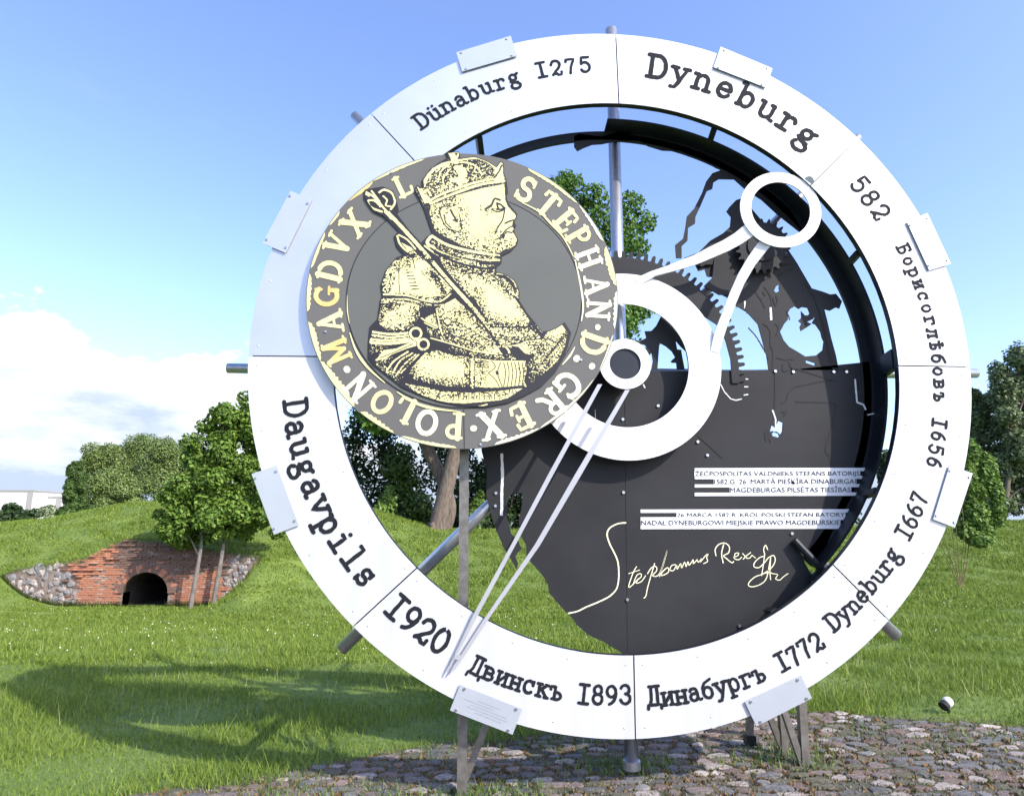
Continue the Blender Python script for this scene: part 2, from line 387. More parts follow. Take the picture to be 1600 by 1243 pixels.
    # thin grass in the joints everywhere
    for s in stones[:4000]:
        for _ in range(random.choice((0, 0, 3, 8, 14))):
            a = random.uniform(0, 6.28); x, y = s[0]+s[2]*1.0*math.cos(a), s[1]+s[3]*1.0*math.sin(a); z = gz(x, y)+.012
            h = random.uniform(.012, .035); w = .003; t = random.uniform(0, 6.28)
            out += [(x-w*math.cos(t), y-w*math.sin(t), z), (x+w*math.cos(t), y+w*math.sin(t), z), (x+random.gauss(0, .5)*h, y+random.gauss(0, .5)*h, z+h)]
    for s in stones[:4500]:
        for _ in range(random.choice((4, 8, 16, 30))):
            a = random.uniform(0, 6.28); f = random.uniform(.9, 1.2); x, y = s[0]+s[2]*f*math.cos(a), s[1]+s[3]*f*math.sin(a); z = gz(x, y)+.012
            h = random.uniform(.008, .026); w = random.uniform(.005, .015); t = random.uniform(0, 6.28)
            out2 += [(x-w*math.cos(t), y-w*math.sin(t), z), (x+w*math.cos(t), y+w*math.sin(t), z), (x+random.gauss(0, .5)*h, y+random.gauss(0, .5)*h, z+h)]
    fast_mesh('moss', np.array(out2), 3, mb, plaza, 'stuff')
    o = fast_mesh('weeds', np.array(out), 3, mw, kind='stuff'); o['label'] = 'low weeds sprouting between the cobbles'; o['category'] = 'weeds'
build_plaza()

# ================================================================== CASEMATE
def build_casemate():
    bm1 = mat('old_brick', (.50, .205, .11), .9, 0, col2=(.27, .12, .075), scale=3.5, bump=.5, bscale=30, detail=8)
    bm2 = mat('old_brick', (.20, .11, .08), .9, 0, col2=(.11, .07, .055), scale=5, bump=.5, bscale=30)
    bm3 = mat('old_brick', (.48, .29, .20), .9, 0, col2=(.30, .17, .12), scale=5, bump=.5, bscale=30)
    mort = mat('old_mortar', (.24, .185, .15), .95, 0, col2=(.14, .105, .085), scale=4, bump=.6, bscale=20, detail=8)
    st = mat('field_stone', (.38, .33, .29), .9, 0, col2=(.22, .19, .17), scale=6, bump=.4, bscale=25)
    st2 = mat('field_stone', (.23, .215, .21), .9, 0, col2=(.13, .125, .12), scale=6, bump=.4, bscale=25)
    dk = mat('tunnel_lining', (.022, .017, .015), .95, 0, .4, 3, bump=.5, bscale=10)  # near black: the tunnel's shade is put into this colour
    c = atY(229, 947, YW)
    t = thing('brick_casemate', (c.x, YW, c.z), 'ruined red brick casemate with an arched tunnel mouth set into the grassy bank', 'casemate')
    a0, a1 = atY(193, 945, YW).x, atY(264, 945, YW).x; ac = (a0+a1)/2; ar = (a1-a0)/2; zs = atY(229, 925, YW).z; zb0 = c.z - .35
    ztop = atY(229, 893, YW).z; rz = ztop - zs
    # wall front with arch cut: outline at y=YW-.25
    yf = YW-.15
    top = [Vector((x, yf, z)) for x, z in zip(WTX, WTZ)]
    bot = [Vector((x, yf, z-.3)) for x, z in zip(WBX, WBZ)]
    arch = [Vector((a0, yf, zb0))] + [Vector((ac-ar*math.cos(w), yf, zs+rz*math.sin(w))) for w in np.linspace(0, math.pi, 15)] + [Vector((a1, yf, zb0))]
    lo = [p for p in bot if p.x < a0-.05] + arch + [p for p in bot if p.x > a1+.05]
    lo[0].z -= .05; lo[-1].z -= .05
    plate('wall', [lo + list(reversed(top))], .5, mort, t)
    # tunnel barrel
    V = []; Fc = []; prof = [(a0, zb0-.1)] + [(ac-ar*math.cos(w), zs+rz*math.sin(w)) for w in np.linspace(0, math.pi, 15)] + [(a1, zb0-.1)]
    n = len(prof)
    for yy in (yf+.02, yf+14):
        V += [(x, yy, z) for x, z in prof]
    for i in range(n-1): Fc.append((i, i+1, n+i+1, n+i))
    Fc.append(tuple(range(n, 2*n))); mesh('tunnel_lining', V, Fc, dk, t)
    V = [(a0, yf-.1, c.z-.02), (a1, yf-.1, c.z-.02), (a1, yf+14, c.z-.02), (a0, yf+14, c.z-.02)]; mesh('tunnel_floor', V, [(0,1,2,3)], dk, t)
    # bricks
    cube = ([(-.5,-.5,-.5),(.5,-.5,-.5),(.5,.5,-.5),(-.5,.5,-.5),(-.5,-.5,.5),(.5,-.5,.5),(.5,.5,.5),(-.5,.5,.5)], [(0,3,2,1),(4,5,6,7),(0,1,5,4),(1,2,6,5),(2,3,7,6),(3,0,4,7)])
    R = random.Random(5); br = []
    z = min(WBZ)-.05; row = 0; bx0 = atY(88, 940, YW).x; bx1 = atY(352, 940, YW).x
    while z < max(WTZ):
        x = bx0 + (row % 2)*.14 - .3
        while x < bx1+.6:
            xm = x+.13; zt = float(np.interp(xm, WTX, WTZ)); zb = float(np.interp(xm, WBX, WBZ))
            lft = bx0 + .9*(1-(z-min(WBZ))/2.2) + .3*math.sin(row)
            inside = zb-.05 < z < zt-.03 and lft < xm < bx1+.2*math.sin(row*1.7)
            inar = abs(xm-ac) < ar+.40 and (z < zs or ((xm-ac)/(ar+.40))**2+((z-zs)/(rz+.30))**2 < 1)
            if z < zs and abs(xm-ac) > ar+.14: inar = False
            if inside and not inar and R.random() > .06:
                prot = R.uniform(-.012, .03); nv = noise.noise(Vector((xm*.55, z*.9, 3)))+.25*noise.noise(Vector((xm*3, z*4, 9)))+(.35 if xm > ac-1.2 and zt-z < 1.1 else 0)
                up = (zt-z) < .75
                if up: prot += R.choice((0, .03, .07, .10)) * (math.sin(row*2.3) > -.3)
                br.append((xm, yf-prot+.04, z+.035, .25, .12, .068, 0, 1 if nv > .16 else (0 if nv > -.22 else R.choice((2, 0, 0)))))
            x += .27
        z += .083; row += 1
    for k in range(27):                              # voussoirs
        w = math.pi*(k+.5)/27
        for j in range(2):
            rr = .07+.15*j
            br.append((ac-(ar+rr)*math.cos(w), yf-.02, zs+(rz+rr)*math.sin(w), .14, .12, .11, math.atan2((rz)*math.sin(w), -(ar)*math.cos(w)), R.choice((0, 1, 1))))
    R.shuffle(br)
    br.sort(key=lambda b: abs(b[0]-ac)+1.2*abs(b[2]-zs))
    ms = []
    for mm in (bm1, bm2, bm3):
        me = bpy.data.meshes.new('brick'); me.from_pydata(*[cube[0], [], cube[1]]); me.materials.append(mm); ms.append(me)
    rest = [[], [], []]
    for i, (x, y, zz, w, d, h, rot, mi) in enumerate(br):
        jr = R.uniform(-.02, .02)
        if i < 300:
            o = link('brick', ms[mi]); o.location = (x-t.location.x, y-t.location.y, zz-t.location.z); o.scale = (w, d, h); o.rotation_euler = (0, -rot+jr, 0); o.parent = t
        else:
            rest[mi].append(([(x+vx*w, y+vy*d, zz+vz*h) for vx, vy, vz in cube[0]], cube[1]))
    for mi, mm in enumerate((bm1, bm2, bm3)):
        v, f = join(rest[mi]); mesh('bricks', v, f, mm, t, kind='stuff')
    # field stones left and right
    def stone_mesh(v, mm):
        bm = bmesh.new(); bmesh.ops.create_icosphere(bm, subdivisions=1, radius=.5)
        for q in bm.verts: q.co *= 1+.5*noise.noise(q.co*2.5+Vector((v*7.1, 0, 0)))
        me = bpy.data.meshes.new('stone'); bm.to_mesh(me); bm.free(); me.materials.append(mm); return me
    sm = [stone_mesh(v, (st, st2)[v % 2]) for v in range(8)]
    for xa, xb in ((WBX[0]+.15, bx0+1.1), (bx1-.05, WBX[-1]-.1)):
        for _ in range(210 if xa < -15 else 90):
            xm = R.uniform(xa, xb); zz = R.uniform(min(WBZ), max(WTZ)); ww = R.uniform(.16, .44); hh = ww*R.uniform(.6, .95)
            lim = (bx0+.9*(1-(zz-min(WBZ))/2.2)+.1) if xa < -15 else 1e9
            if np.interp(xm, WBX, WBZ)-.05 < zz < np.interp(xm, WTX, WTZ)-.08 and xm < lim:
                o = link('stone', R.choice(sm)); o.location = (xm-t.location.x, yf+.03-t.location.y, zz-t.location.z); o.scale = (ww, .2, hh); o.rotation_euler = (0, R.uniform(-1.5, 1.5), 0); o.parent = t
    # grass and weeds hanging over the wall head
    mw = mat('bank_grass', (.20, .24, .05), .7, 0, col2=(.09, .12, .03), island=True, trans=.3)
    out = []
    for _ in range(9000):
        x = R.uniform(WTX[0]-.2, WTX[-1]); z = float(np.interp(x, WTX, WTZ))+R.uniform(-.02, .05); y = yf+R.uniform(-.04, .35); h = R.uniform(.05, .22)*(1.6 if R.random() < .1 else 1); w = .014; th = R.uniform(0, 3.14); d = R.uniform(-1, .4)
        out += [(x-w*math.cos(th), y, z), (x+w*math.cos(th), y+.01, z), (x+R.gauss(0, .05), y-.5*h, z+h*d)]
    for _ in range(2600):                                # weeds at the foot
        x = R.uniform(WBX[0], WBX[-1]); z = float(np.interp(x, WBX, WBZ))-.03; h = R.uniform(.08, .32); w = .014
        if abs(x-ac) < ar: h *= .5
        out += [(x-w, yf-.06, z), (x+w, yf-.07, z), (x+R.gauss(0, .06), yf-.1-R.random()*.1, z+h)]
    fast_mesh('hanging_weeds', np.array(out), 3, mw, t, 'stuff')
build_casemate()

# ================================================================== TREES
def leaf_cloud(name, blobs, n, size, m, parent=None, shell=.62, droop=.2, kind=None):
    vol = np.array([b[3]*b[4]*b[5] for b in blobs])**.7; pr = vol/vol.sum()
    idx = rng.choice(len(blobs), n, p=pr); B = np.array(blobs)[idx]
    d = rng.normal(size=(n, 3)); d /= np.linalg.norm(d, axis=1)[:, None]
    r = shell + (1-shell)*rng.random(n); r = np.where(rng.random(n) < .18, rng.random(n), r)
    r = r*(1+.10*np.sin(d[:, 0]*7+idx)*np.sin(d[:, 2]*6+idx*2)+.05*np.sin(d[:, 1]*15))
    c = B[:, :3] + d*r[:, None]*B[:, 3:6]
    nrm = d*.8 + rng.normal(size=(n, 3))*.55 + np.array([0, 0, .55]); nrm /= np.linalg.norm(nrm, axis=1)[:, None]
    t = np.cross(nrm, rng.normal(size=(n, 3))); t /= np.linalg.norm(t, axis=1)[:, None]; b = np.cross(nrm, t)
    s = size*rng.uniform(.55, 1.25, n)[:, None]
    V = np.stack([c-t*s*.9, c-b*s*.55+t*s*.05, c+t*s*.9-nrm*s*droop, c+b*s*.55+t*s*.05], 1).reshape(-1, 3)
    return fast_mesh(name, V, 4, m, parent, kind)
def leafmat(a, b, trans=.28): return mat('leaves', a, .55, 0, col2=b, island=True, trans=trans, spec=.3)
M_BARK = mat('bark', (.16, .125, .095), .95, 0, col2=(.085, .065, .05), scale=12, bump=.8, bscale=22, stretch=(1, 1, .25))
M_BARKG = mat('bark_grey', (.20, .175, .15), .95, 0, col2=(.12, .105, .09), scale=14, bump=.6, bscale=26, stretch=(1, 1, .3))
LIME = leafmat((.185, .285, .04), (.055, .115, .016)); LIME2 = leafmat((.15, .27, .045), (.05, .115, .018))
DARKL = leafmat((.045, .085, .022), (.018, .038, .012)); MIDL = leafmat((.10, .17, .035), (.045, .085, .02)); FARL = leafmat((.22, .29, .08), (.115, .165, .05), .28)
WILL = leafmat((.21, .26, .12), (.09, .13, .055), .3); YOUNG = leafmat((.20, .31, .06), (.095, .17, .03))
def tree(name, label, cat, base, blobs, n, size, lm, trunk_r, bark, group=None, trunk_top=None, limbs=8, stems=None):
    t = thing(name, base, label, cat, group)
    b = Vector(base); parts = []
    top = Vector(trunk_top) if trunk_top else Vector((sum(q[0] for q in blobs)/len(blobs), b.y, b.z+.72*(max(q[2] for q in blobs)-b.z)))
    pts = [b+Vector((0, 0, -.3)), b+Vector((0, 0, .15)), b.lerp(top, .33)+Vector((.05, 0, 0)), b.lerp(top, .66), top]
    H = (top-b).length
    sp = smooth_pts(pts, 5)
    rr = [trunk_r*(1.35 if i < 3 else 1.0)*(1-.85*i/(len(sp)-1))+.01 for i in range(len(sp))]
    if stems is None: parts.append(tube(sp, rr, 10))
    else:
        for s in stems: parts.append(tube(smooth_pts(s, 4), [trunk_r*(1-.6*i/((len(s)-1)*4)) for i in range((len(s)-1)*4+1)], 6))
    bl = sorted(blobs, key=lambda q: -q[3]*q[4]*q[5])[:limbs]
    for q in bl:
        e = Vector(q[:3]); f = random.uniform(.35, .75); s = b.lerp(top, min(.9, max(.25, (e.z-b.z)/H*.65)))
        mid = s.lerp(e, .5)+Vector((0, 0, .06*H*random.uniform(-.3, 1)))
        lp = smooth_pts([s, mid, e], 4); parts.append(tube(lp, [trunk_r*.38*(1-.8*i/(len(lp)-1)) for i in range(len(lp))], 6))
        for _ in range(4):
            d = Vector((random.gauss(0, 1), random.gauss(0, 1), random.gauss(.3, .8))).normalized()
            e2 = e+Vector((d.x*q[3], d.y*q[4], d.z*q[5]))*.85
            parts.append(tube([e.lerp(s, .25), e.lerp(e2, .5)+Vector((0,0,.1)), e2], [trunk_r*.14, trunk_r*.08, trunk_r*.03], 5))
    V, Fc = join(parts); mesh('trunk', V, Fc, bark, t, smooth=True)
    leaf_cloud('crown', blobs, n, size, lm, t)
    return t
def px_blobs(lst, Y, seed=0, depth=1.0):         # (px, py, rx, ry) in picture size at distance Y -> ellipsoids
    R = random.Random(seed); out = []
    for px, py, rx, ry in lst:
        c = atY(px, py, Y); k = Y/1019.5
        out.append((c.x, Y+R.uniform(-.9, .9)*rx*k*depth, c.z, rx*k, rx*k*.9, ry*k))
    return out
def scatter_crown(poly, n, r0, r1, seed):        # fill an outline (picture coords) with blobs
    R = random.Random(seed); xs = [p[0] for p in poly]; ys = [p[1] for p in poly]; out = []
    def ins(x, y):
        c = False
        for i in range(len(poly)):
            (x1, y1), (x2, y2) = poly[i], poly[i-1]
            if (y1 > y) != (y2 > y) and x < (x2-x1)*(y-y1)/(y2-y1)+x1: c = not c
        return c
    tries = 0
    while len(out) < n and tries < 9000:
        tries += 1; x, y = R.uniform(min(xs), max(xs)), R.uniform(min(ys), max(ys)); r = R.uniform(r0, r1)
        if all(ins(x+r*.8*math.cos(a), y+r*.65*math.sin(a)) for a in (0, 1.57, 3.14, 4.71)): out.append((x, y, r, r*.78))
    return out
def gbase(px, Y): x = CX(px, Y); return (x, Y, gz(x, Y))
def build_trees():
    # two young limes before the casemate
    poly = [(392,605),(365,620),(330,640),(300,650),(282,690),(262,722),(272,745),(238,780),(226,808),(245,828),(262,850),(300,866),(340,858),(372,850),(372,760),(378,690)]
    tree('lime_tree', 'young lime tree with slim grey trunk before the red brick wall, left of its twin', 'tree', gbase(333, 24.9), px_blobs(scatter_crown(poly, 60, 11, 30, 4)+[(385,625,12,16),(352,640,14,12),(392,650,18,14)], 24.9, 1), 30000, .095, LIME, .10, M_BARKG, 'young limes before the casemate', trunk_top=atY(337, 680, 24.9), limbs=10)
    poly = [(392,612),(372,650),(355,700),(340,760),(335,810),(345,850),(400,845),(440,855),(470,820),(480,740),(460,660),(430,610)]
    tree('lime_tree', 'young lime tree with pale trunk at the right end of the brick wall', 'tree', gbase(367, 25.3), px_blobs(scatter_crown(poly, 60, 12, 32, 5), 25.3, 2), 30000, .095, LIME, .11, M_BARKG, 'young limes before the casemate', trunk_top=atY(370, 680, 25.3), limbs=10)
    # big lime behind the monument
    poly = [(870,262),(905,275),(940,282),(985,300),(1030,325),(1033,360),(1015,390),(1022,430),(1030,480),(1005,520),(985,560),(960,600),(900,650),(830,700),(740,690),(640,690),(560,600),(540,480),(580,380),(650,320),(760,275)]
    Y = 33.5
    bl = px_blobs(scatter_crown(poly, 120, 18, 56, 8) + [(1008,342,24,22),(985,318,26,22),(930,300,28,24),(884,290,24,22),(990,490,24,22),(1000,380,22,20)], Y, 3, 1.6)
    tree('big_lime_tree', 'huge old tree with thick dark trunk directly behind the medallion post', 'tree', gbase(703, Y), bl, 90000, .15, LIME2, .58, M_BARK, trunk_top=atY(770, 420, Y), limbs=26)
    # leaning trunk next to it
    b = gbase(712, 34.6); t = thing('leaning_tree', b, 'second trunk leaning left close behind the huge old tree', 'tree')
    V, Fc = tube(smooth_pts([(b[0], b[1], b[2]-.3), atY(703, 790, 34.6), atY(684, 735, 34.6), atY(663, 690, 34.6), atY(640, 620, 34.6)], 5), .34, 9); mesh('trunk', V, Fc, M_BARK, t, smooth=True)
    leaf_cloud('crown', px_blobs([(630,620,45,35),(600,650,40,35),(655,585,45,35)], 34.6, 4), 5000, .17, LIME2, t)
    # dark thicket behind, seen through the ring: shrubs one by one
    TL = ['dark shrub at the far left of the thicket, just inside the white ring', 'second dark shrub from the left of the thicket, below the medallion', 'mid green shrub left of the big trunk', 'dark shrub standing right behind the big trunk',
          'mid green shrub between the big trunk and the medallion post', 'dark shrub just right of the medallion post', 'dark shrub behind the left edge of the dark plate', 'dark shrub wholly covered by the dark plate, left of its joint',
          'dark shrub wholly covered by the dark plate, right of its joint', 'dark shrub behind the dark plate below the large white ring', 'dark shrub behind the inscription bars of the dark plate', 'dark shrub behind the right end of the dark plate']
    k = 0
    for px, Y, w, top, lm in [(545,39,52,620,DARKL),(592,40,55,640,DARKL),(640,38.5,48,690,MIDL),(690,41,60,650,DARKL),(752,38.5,52,700,DARKL),(806,40,60,660,DARKL),(870,41,60,690,DARKL),(935,40,60,680,DARKL),(1010,41,70,640,DARKL),(1100,41,70,650,DARKL),(1200,41,70,660,DARKL),(1300,41,60,650,DARKL)]:
        g = gbase(px, Y); ph = 828-top
        bl = px_blobs([(px+random.uniform(-.5, .5)*w, 828-ph*f, w*random.uniform(.42, .62), w*.5) for f in (.12,.12,.25,.3,.45,.5,.62,.72,.85)], Y, k)
        side = 'seen left of the big trunk' if px < 690 else 'seen right of the big trunk'
        tree('thicket_shrub', TL[k], 'shrub', g, bl, 5200, .15, lm, .10, M_BARK, 'dark shrubs of the thicket behind the monument', limbs=4); k += 1
    for px, top, w in ((745,800,14),(602,792,17)):
        g = gbase(px, 35.5); tree('sapling', 'small bright sapling '+('right' if px > 700 else 'left')+' of the big trunk at the thicket edge', 'sapling', g, px_blobs([(px, top, w, 26),(px+5, top-18, w*.7, 18),(px-6, top+8, w*.8, 16)], 35.5, 2), 900, .12, YOUNG, .03, M_BARK, limbs=3)
    # birches over the left bank
    for i, (px, top, w, Y, lab, lm) in enumerate([(118,718,24,58,'narrow dark birch at the left end of the grove over the bank', MIDL),(160,692,46,62,'broad pale green birch second from the left in the grove over the bank', FARL),(208,680,50,64,'tallest rounded birch in the middle of the grove over the bank', FARL),(252,684,46,61,'pale birch at the right of the grove, beside the lime crown', FARL),(292,695,40,66,'birch of the grove half hidden by the lime crowns', FARL),(185,742,46,55,'low bushy birch in front of the grove over the bank', FARL)]):
        g = (CX(px, Y), Y, .2); h = 812-top
        bl = px_blobs([(px+random.uniform(-.7, .7)*w*(1-.4*f), 812-h*f, w*random.uniform(.22, .46), w*random.uniform(.2, .42)) for f in np.linspace(.06, .93, 30)], Y, i+20)
        tree('birch_tree', lab, 'tree', g, bl, 26000, .115, lm, .16, M_BARKG, 'birches beyond the left bank', limbs=9)
    for i, (px, top, w, Y) in enumerate([(5,788,26,52),(42,797,22,50),(78,790,20,49),(108,786,22,47)]):
        bl = px_blobs([(px+random.uniform(-.6, .6)*w, 816-(816-top)*f, w*.5, w*.36) for f in (.1,.2,.35,.5,.65,.8)], Y, i+40)
        tree('hedge_bush', ['dark round bush at the far left under the white flats','low dark bush under the white flats, second from the left','white flowering bush before the second white flat','dark bush at the foot of the narrow birch'][i], 'bush', (CX(px, Y), Y, .6), bl, 2600, .15, [DARKL, DARKL, leafmat((.45,.5,.3),(.06,.10,.03)), MIDL][i], .06, M_BARK, 'bushes under the white flats', limbs=3)
    # right-hand side
    for i, (px, top, w, Y, lab, lm, n) in enumerate([(1590,540,62,46,'tall dark willow at the right edge of the picture', WILL, 21000),(1530,600,40,48,'grey green willow between the ring and the tall willow', WILL, 14000),(1660,600,70,50,'dark tree mostly outside the right edge', WILL, 9000),(1398,705,34,47,'dark tree glimpsed in the gap between drum and white ring', DARKL, 7000),(1450,690,40,52,'dark tree hidden behind the right of the white ring', DARKL, 5000)]):
        h = 822-top
        bl = px_blobs([(px+random.uniform(-.7, .7)*w*(1-.35*f), 822-h*f, w*random.uniform(.26, .46), w*random.uniform(.24, .42)) for f in np.linspace(.05, .93, 26)], Y, i+60)
        tree('willow_tree' if lm is WILL else 'dark_tree', lab, 'tree', (CX(px, Y), Y, .8), bl, n, .16, lm, .3, M_BARK, None, limbs=10)
    poly = [(1519,588),(1545,562),(1572,548),(1605,536),(1660,540),(1690,600),(1690,812),(1519,812),(1513,700)]
    tree('willow_tree', 'broad grey green willow filling the right edge beside the ring', 'tree', (CX(1590, 49), 49, .8), px_blobs(scatter_crown(poly, 70, 12, 30, 77), 49, 5, 1.5), 42000, .13, WILL, .3, M_BARK, None, limbs=8)
    # young multi-stemmed tree on the right meadow
    Y = 21.0; g = gbase(1516, Y); b = Vector(g)
    stems = [[b, b+Vector((dx*.35, 0, .8)), b+Vector((dx*.7, random.uniform(-.2, .2), 1.9)), b+Vector((dx, random.uniform(-.3, .3), 3.0))] for dx in (-.75, -.45, -.2, .1, .35, .6, .85)]
    bl = px_blobs([(1528,755,16,34),(1518,712,14,26),(1536,735,15,30),(1508,690,9,18),(1548,768,12,26),(1525,800,20,26),(1502,788,14,26),(1506,745,13,30),(1538,822,18,22),(1510,826,15,18),(1553,800,11,24),(1527,842,20,14),(1548,740,8,20),(1520,735,12,30)], Y, 9)
    ybark = mat('bark_yellow', (.17, .14, .05), .8, 0, .3, 10)
    tree('young_tree', 'small bright green tree with several thin yellow stems on the right meadow', 'tree', g, bl, 12000, .075, YOUNG, .017, ybark, stems=stems, limbs=4)
build_trees()
# far flats
def build_flats():
    w = mat('flat_wall', (.62, .61, .58), .8, 0, .06, .1); w2 = mat('flat_wall_grey', (.30, .28, .27), .8); gl = mat('far_glass', (.04, .05, .06), .2)
    for px0, px1, top, Y, lab in ((0, 53, 767, 150, 'white apartment block at the far left behind the bushes, the taller of two'), (57, 97, 777, 155, 'white apartment block at the far left beside the narrow birch, the lower of two')):
        a, b = atY(px0-(60 if px0 == 0 else 0), top, Y), atY(px1, top, Y); W = b.x-a.x
        t = thing('apartment_block', ((a.x+b.x)/2, Y, 0), lab, 'building')
        V, Fc = join([beam(((a.x+b.x)/2, Y+6, 0), ((a.x+b.x)/2, Y+6, a.z), W, 12)]); mesh('wall', V, Fc, w, t)
        V, Fc = beam(((a.x+b.x)/2, Y+6, a.z), ((a.x+b.x)/2, Y+6, a.z+.35), W+.4, 12.4); mesh('roof', V, Fc, w2, t)
        V, Fc = beam((b.x-.6, Y+5.9, 0), (b.x-.6, Y+5.9, a.z-.1), 1.15, 12.2); mesh('stair_panel', V, Fc, w2, t)
build_flats()
#@@MON
# ================================================================== MONUMENT
def angU(px, py, c): x, y = toU(px, py); return math.atan2(x-c[0], y-c[1])       # clockwise from up
C_IN = (.0151, -.0221); R_IN = .7835
SE_OUT = [(962,55),(1338,219),(1517,573),(1386,966),(993,1155),(555,975),(387,556),(580,178)]
SE_IN = [(967,161),(1264,292),(1405,571),(1300,880),(990,1020),(652,886),(494,557),(653,258)]
AO = [angU(*p, (0, 0)) for p in SE_OUT]; AI = [angU(*p, C_IN) for p in SE_IN]
for A_ in (AO, AI):
    for i in range(1, 8):
        while A_[i] < A_[i-1]: A_[i] += 2*math.pi
    A_.append(A_[0]+2*math.pi)
mon = thing('ring_monument', (U(0,0).x, YR, 0), 'huge white ring monument with a dark coin medallion, town names and clock hands', 'monument')
def arcU(c, r, a0, a1, n, d): return [U(c[0]+r*math.sin(a0+(a1-a0)*i/n), c[1]+r*math.cos(a0+(a1-a0)*i/n), d) for i in range(n+1)]
def disc_pts(px, py, r_m, d, n=24):
    c = P(px, py, d); return [c+Vector((r_m*math.cos(2*math.pi*k/n), 0, r_m*math.sin(2*math.pi*k/n))) for k in range(n)]
panels = []
plab = ['ring panel lettered from the D of the big upper right name','ring panel with the year at upper right','ring panel at the right with the end of the Cyrillic name','ring panel at lower right with two years','ring panel at the bottom left of the centre seam with a Cyrillic name','ring panel at left with the Latvian town name','plain ring panel at upper left','ring panel at top with the first German name']
def build_ring():
    g = .0034
    for i in range(8):
        out = arcU((0, 0), 1.0, AO[i]+g*.5, AO[i+1]-g*.5, 26, 0); inn = arcU(C_IN, R_IN, AI[i]+g*.7, AI[i+1]-g*.7, 26, 0)
        o = plate('ring_panel', [out+list(reversed(inn))], .006, M_SHEEN if i in (6, 7) else M_PANEL, mon); panels.append(o)
        # rivets: joined, they show two pixels each
        rv = []
        for k, (rr, c) in enumerate(((.975, (0, 0)), (R_IN+.022, C_IN))):
            A_ = (AO, AI)[k]
            for j in range(5):
                f = (.035, .27, .5, .73, .965)[j]; a = A_[i]+(A_[i+1]-A_[i])*f
                p = U(c[0]+rr*math.sin(a), c[1]+rr*math.cos(a), .0)
                n = 8; V = [p+Vector((.006*math.cos(2*math.pi*q/n), -.0005, .006*math.sin(2*math.pi*q/n))) for q in range(n)]+[p+Vector((0, -.004, 0))]
                rv.append((V, [(q, (q+1)%n, n) for q in range(n)]))
        V, Fc = join(rv); mesh('rivets', V, Fc, M_RIVET, o, kind='stuff')
build_ring()
def hoop(name, c, r0, r1, d0, d1, a0, a1, m, parent, n=96):       # annular band with thickness
    V = []; Fc = []; full = abs(a1-a0) > 6.28
    for i in range(n+1):
        a = a0+(a1-a0)*i/n
        for r, d in ((r0, d0), (r1, d0), (r1, d1), (r0, d1)): V.append(U(c[0]+r*math.sin(a), c[1]+r*math.cos(a), d))
    for i in range(n):
        for k in range(4): Fc.append((i*4+k, i*4+(k+1)%4, (i+1)*4+(k+1)%4, (i+1)*4+k))
    if not full: Fc += [(0,1,2,3), (n*4+3, n*4+2, n*4+1, n*4)]
    o = mesh(name, V, Fc, m, parent); bm = bmesh.new(); bm.from_mesh(o.data); bmesh.ops.recalc_face_normals(bm, faces=bm.faces); bm.to_mesh(o.data); bm.free(); return o
C_D = (.019, -.030); D2R = math.pi/180
hoop('rim_band', C_IN, R_IN-.001, R_IN+.012, -.008, -.045, 0, 2*math.pi, M_FRAME, mon)
hoop('outer_frame', (0, 0), .955, .99, -.008, -.06, 0, 2*math.pi, M_FRAME, mon)
hoop('drum_wall', C_D, .780, .787, -.165, -.318, 0*D2R, 136*D2R, M_FRAME, mon, 80)
hoop('back_hoop', C_D, .750, .780, -.30, -.325, -68*D2R, 136*D2R, M_FRAME, mon)
for i in range(8):                                  # flat bars behind the panel joints
    p0, p1 = U(C_IN[0]+R_IN*math.sin(AI[i]), C_IN[1]+R_IN*math.cos(AI[i]), -.016), U(.985*math.sin(AO[i]), .985*math.cos(AO[i]), -.016)
    V, Fc = beam(p0, p1, .06, .012); mesh('joint_bar', V, Fc, M_FRAME, mon)
def struts():
    for a in (-52, -30, 24, 52, 66, 90, 118, 150):
        if a == 52: continue
        w = a*D2R; dd = -.18 if a > 0 else -.312
        p0 = U(C_IN[0]+(R_IN+.004)*math.sin(w), C_IN[1]+(R_IN+.004)*math.cos(w), -.05); p1 = U(C_D[0]+.783*math.sin(w), C_D[1]+.783*math.cos(w), dd)
        t = (p1-p0).normalized(); s = Vector((math.cos(w), 0, -math.sin(w)))*(.022 if a != 90 else .07); q = s.cross(t).normalized()*.02
        V = [p0-s-q, p0+s-q, p0+s+q, p0-s+q, p1-s-q, p1+s-q, p1+s+q, p1-s+q]
        mesh('strut', V, [(0,3,2,1),(4,5,6,7),(0,1,5,4),(1,2,6,5),(2,3,7,6),(3,0,4,7)], M_FRAME, mon)
struts()
# pipes behind the ring
def pipes():
    D = -.37
    def hollow(a, b, r, name='pipe'):
        o = tube_obj(name, [a, b], r, M_STEEL, mon, 20)
        t = (b-a).normalized(); V, Fc = tube([b+t*.001, b+t*.002], r*.8, 16); mesh('pipe_bore_shade', V, Fc, M_SLOT, o)  # black disc on the closed end paints the shade inside the pipe
    hollow(P(987,1195,D), P(955,47,D), .047)
    hub = P(975,585,D)
    hollow(hub+Vector((-.08,0,0)), P(356,575,D), .036); hollow(hub+Vector((.08,0,0)), P(1526,583,D), .034)
    hollow(hub+Vector((-.06,0,-.06)), P(533,1014,D), .042); hollow(hub+Vector((-.06,0,.06)), P(553,180,D), .036)
    hollow(hub+Vector((.06,0,-.06)), P(1401,993,D), .040); hollow(hub+Vector((.06,0,.06)), P(1341,215,D), .033)
    c = P(987,1195,D); V, Fc = tube([(c.x, c.y, c.z-.02), (c.x, c.y, c.z+.03), (c.x, c.y, c.z+.032)], [.058, .058, .045], 16); mesh('base_flange', V, Fc, M_STEEL, mon)
pipes()
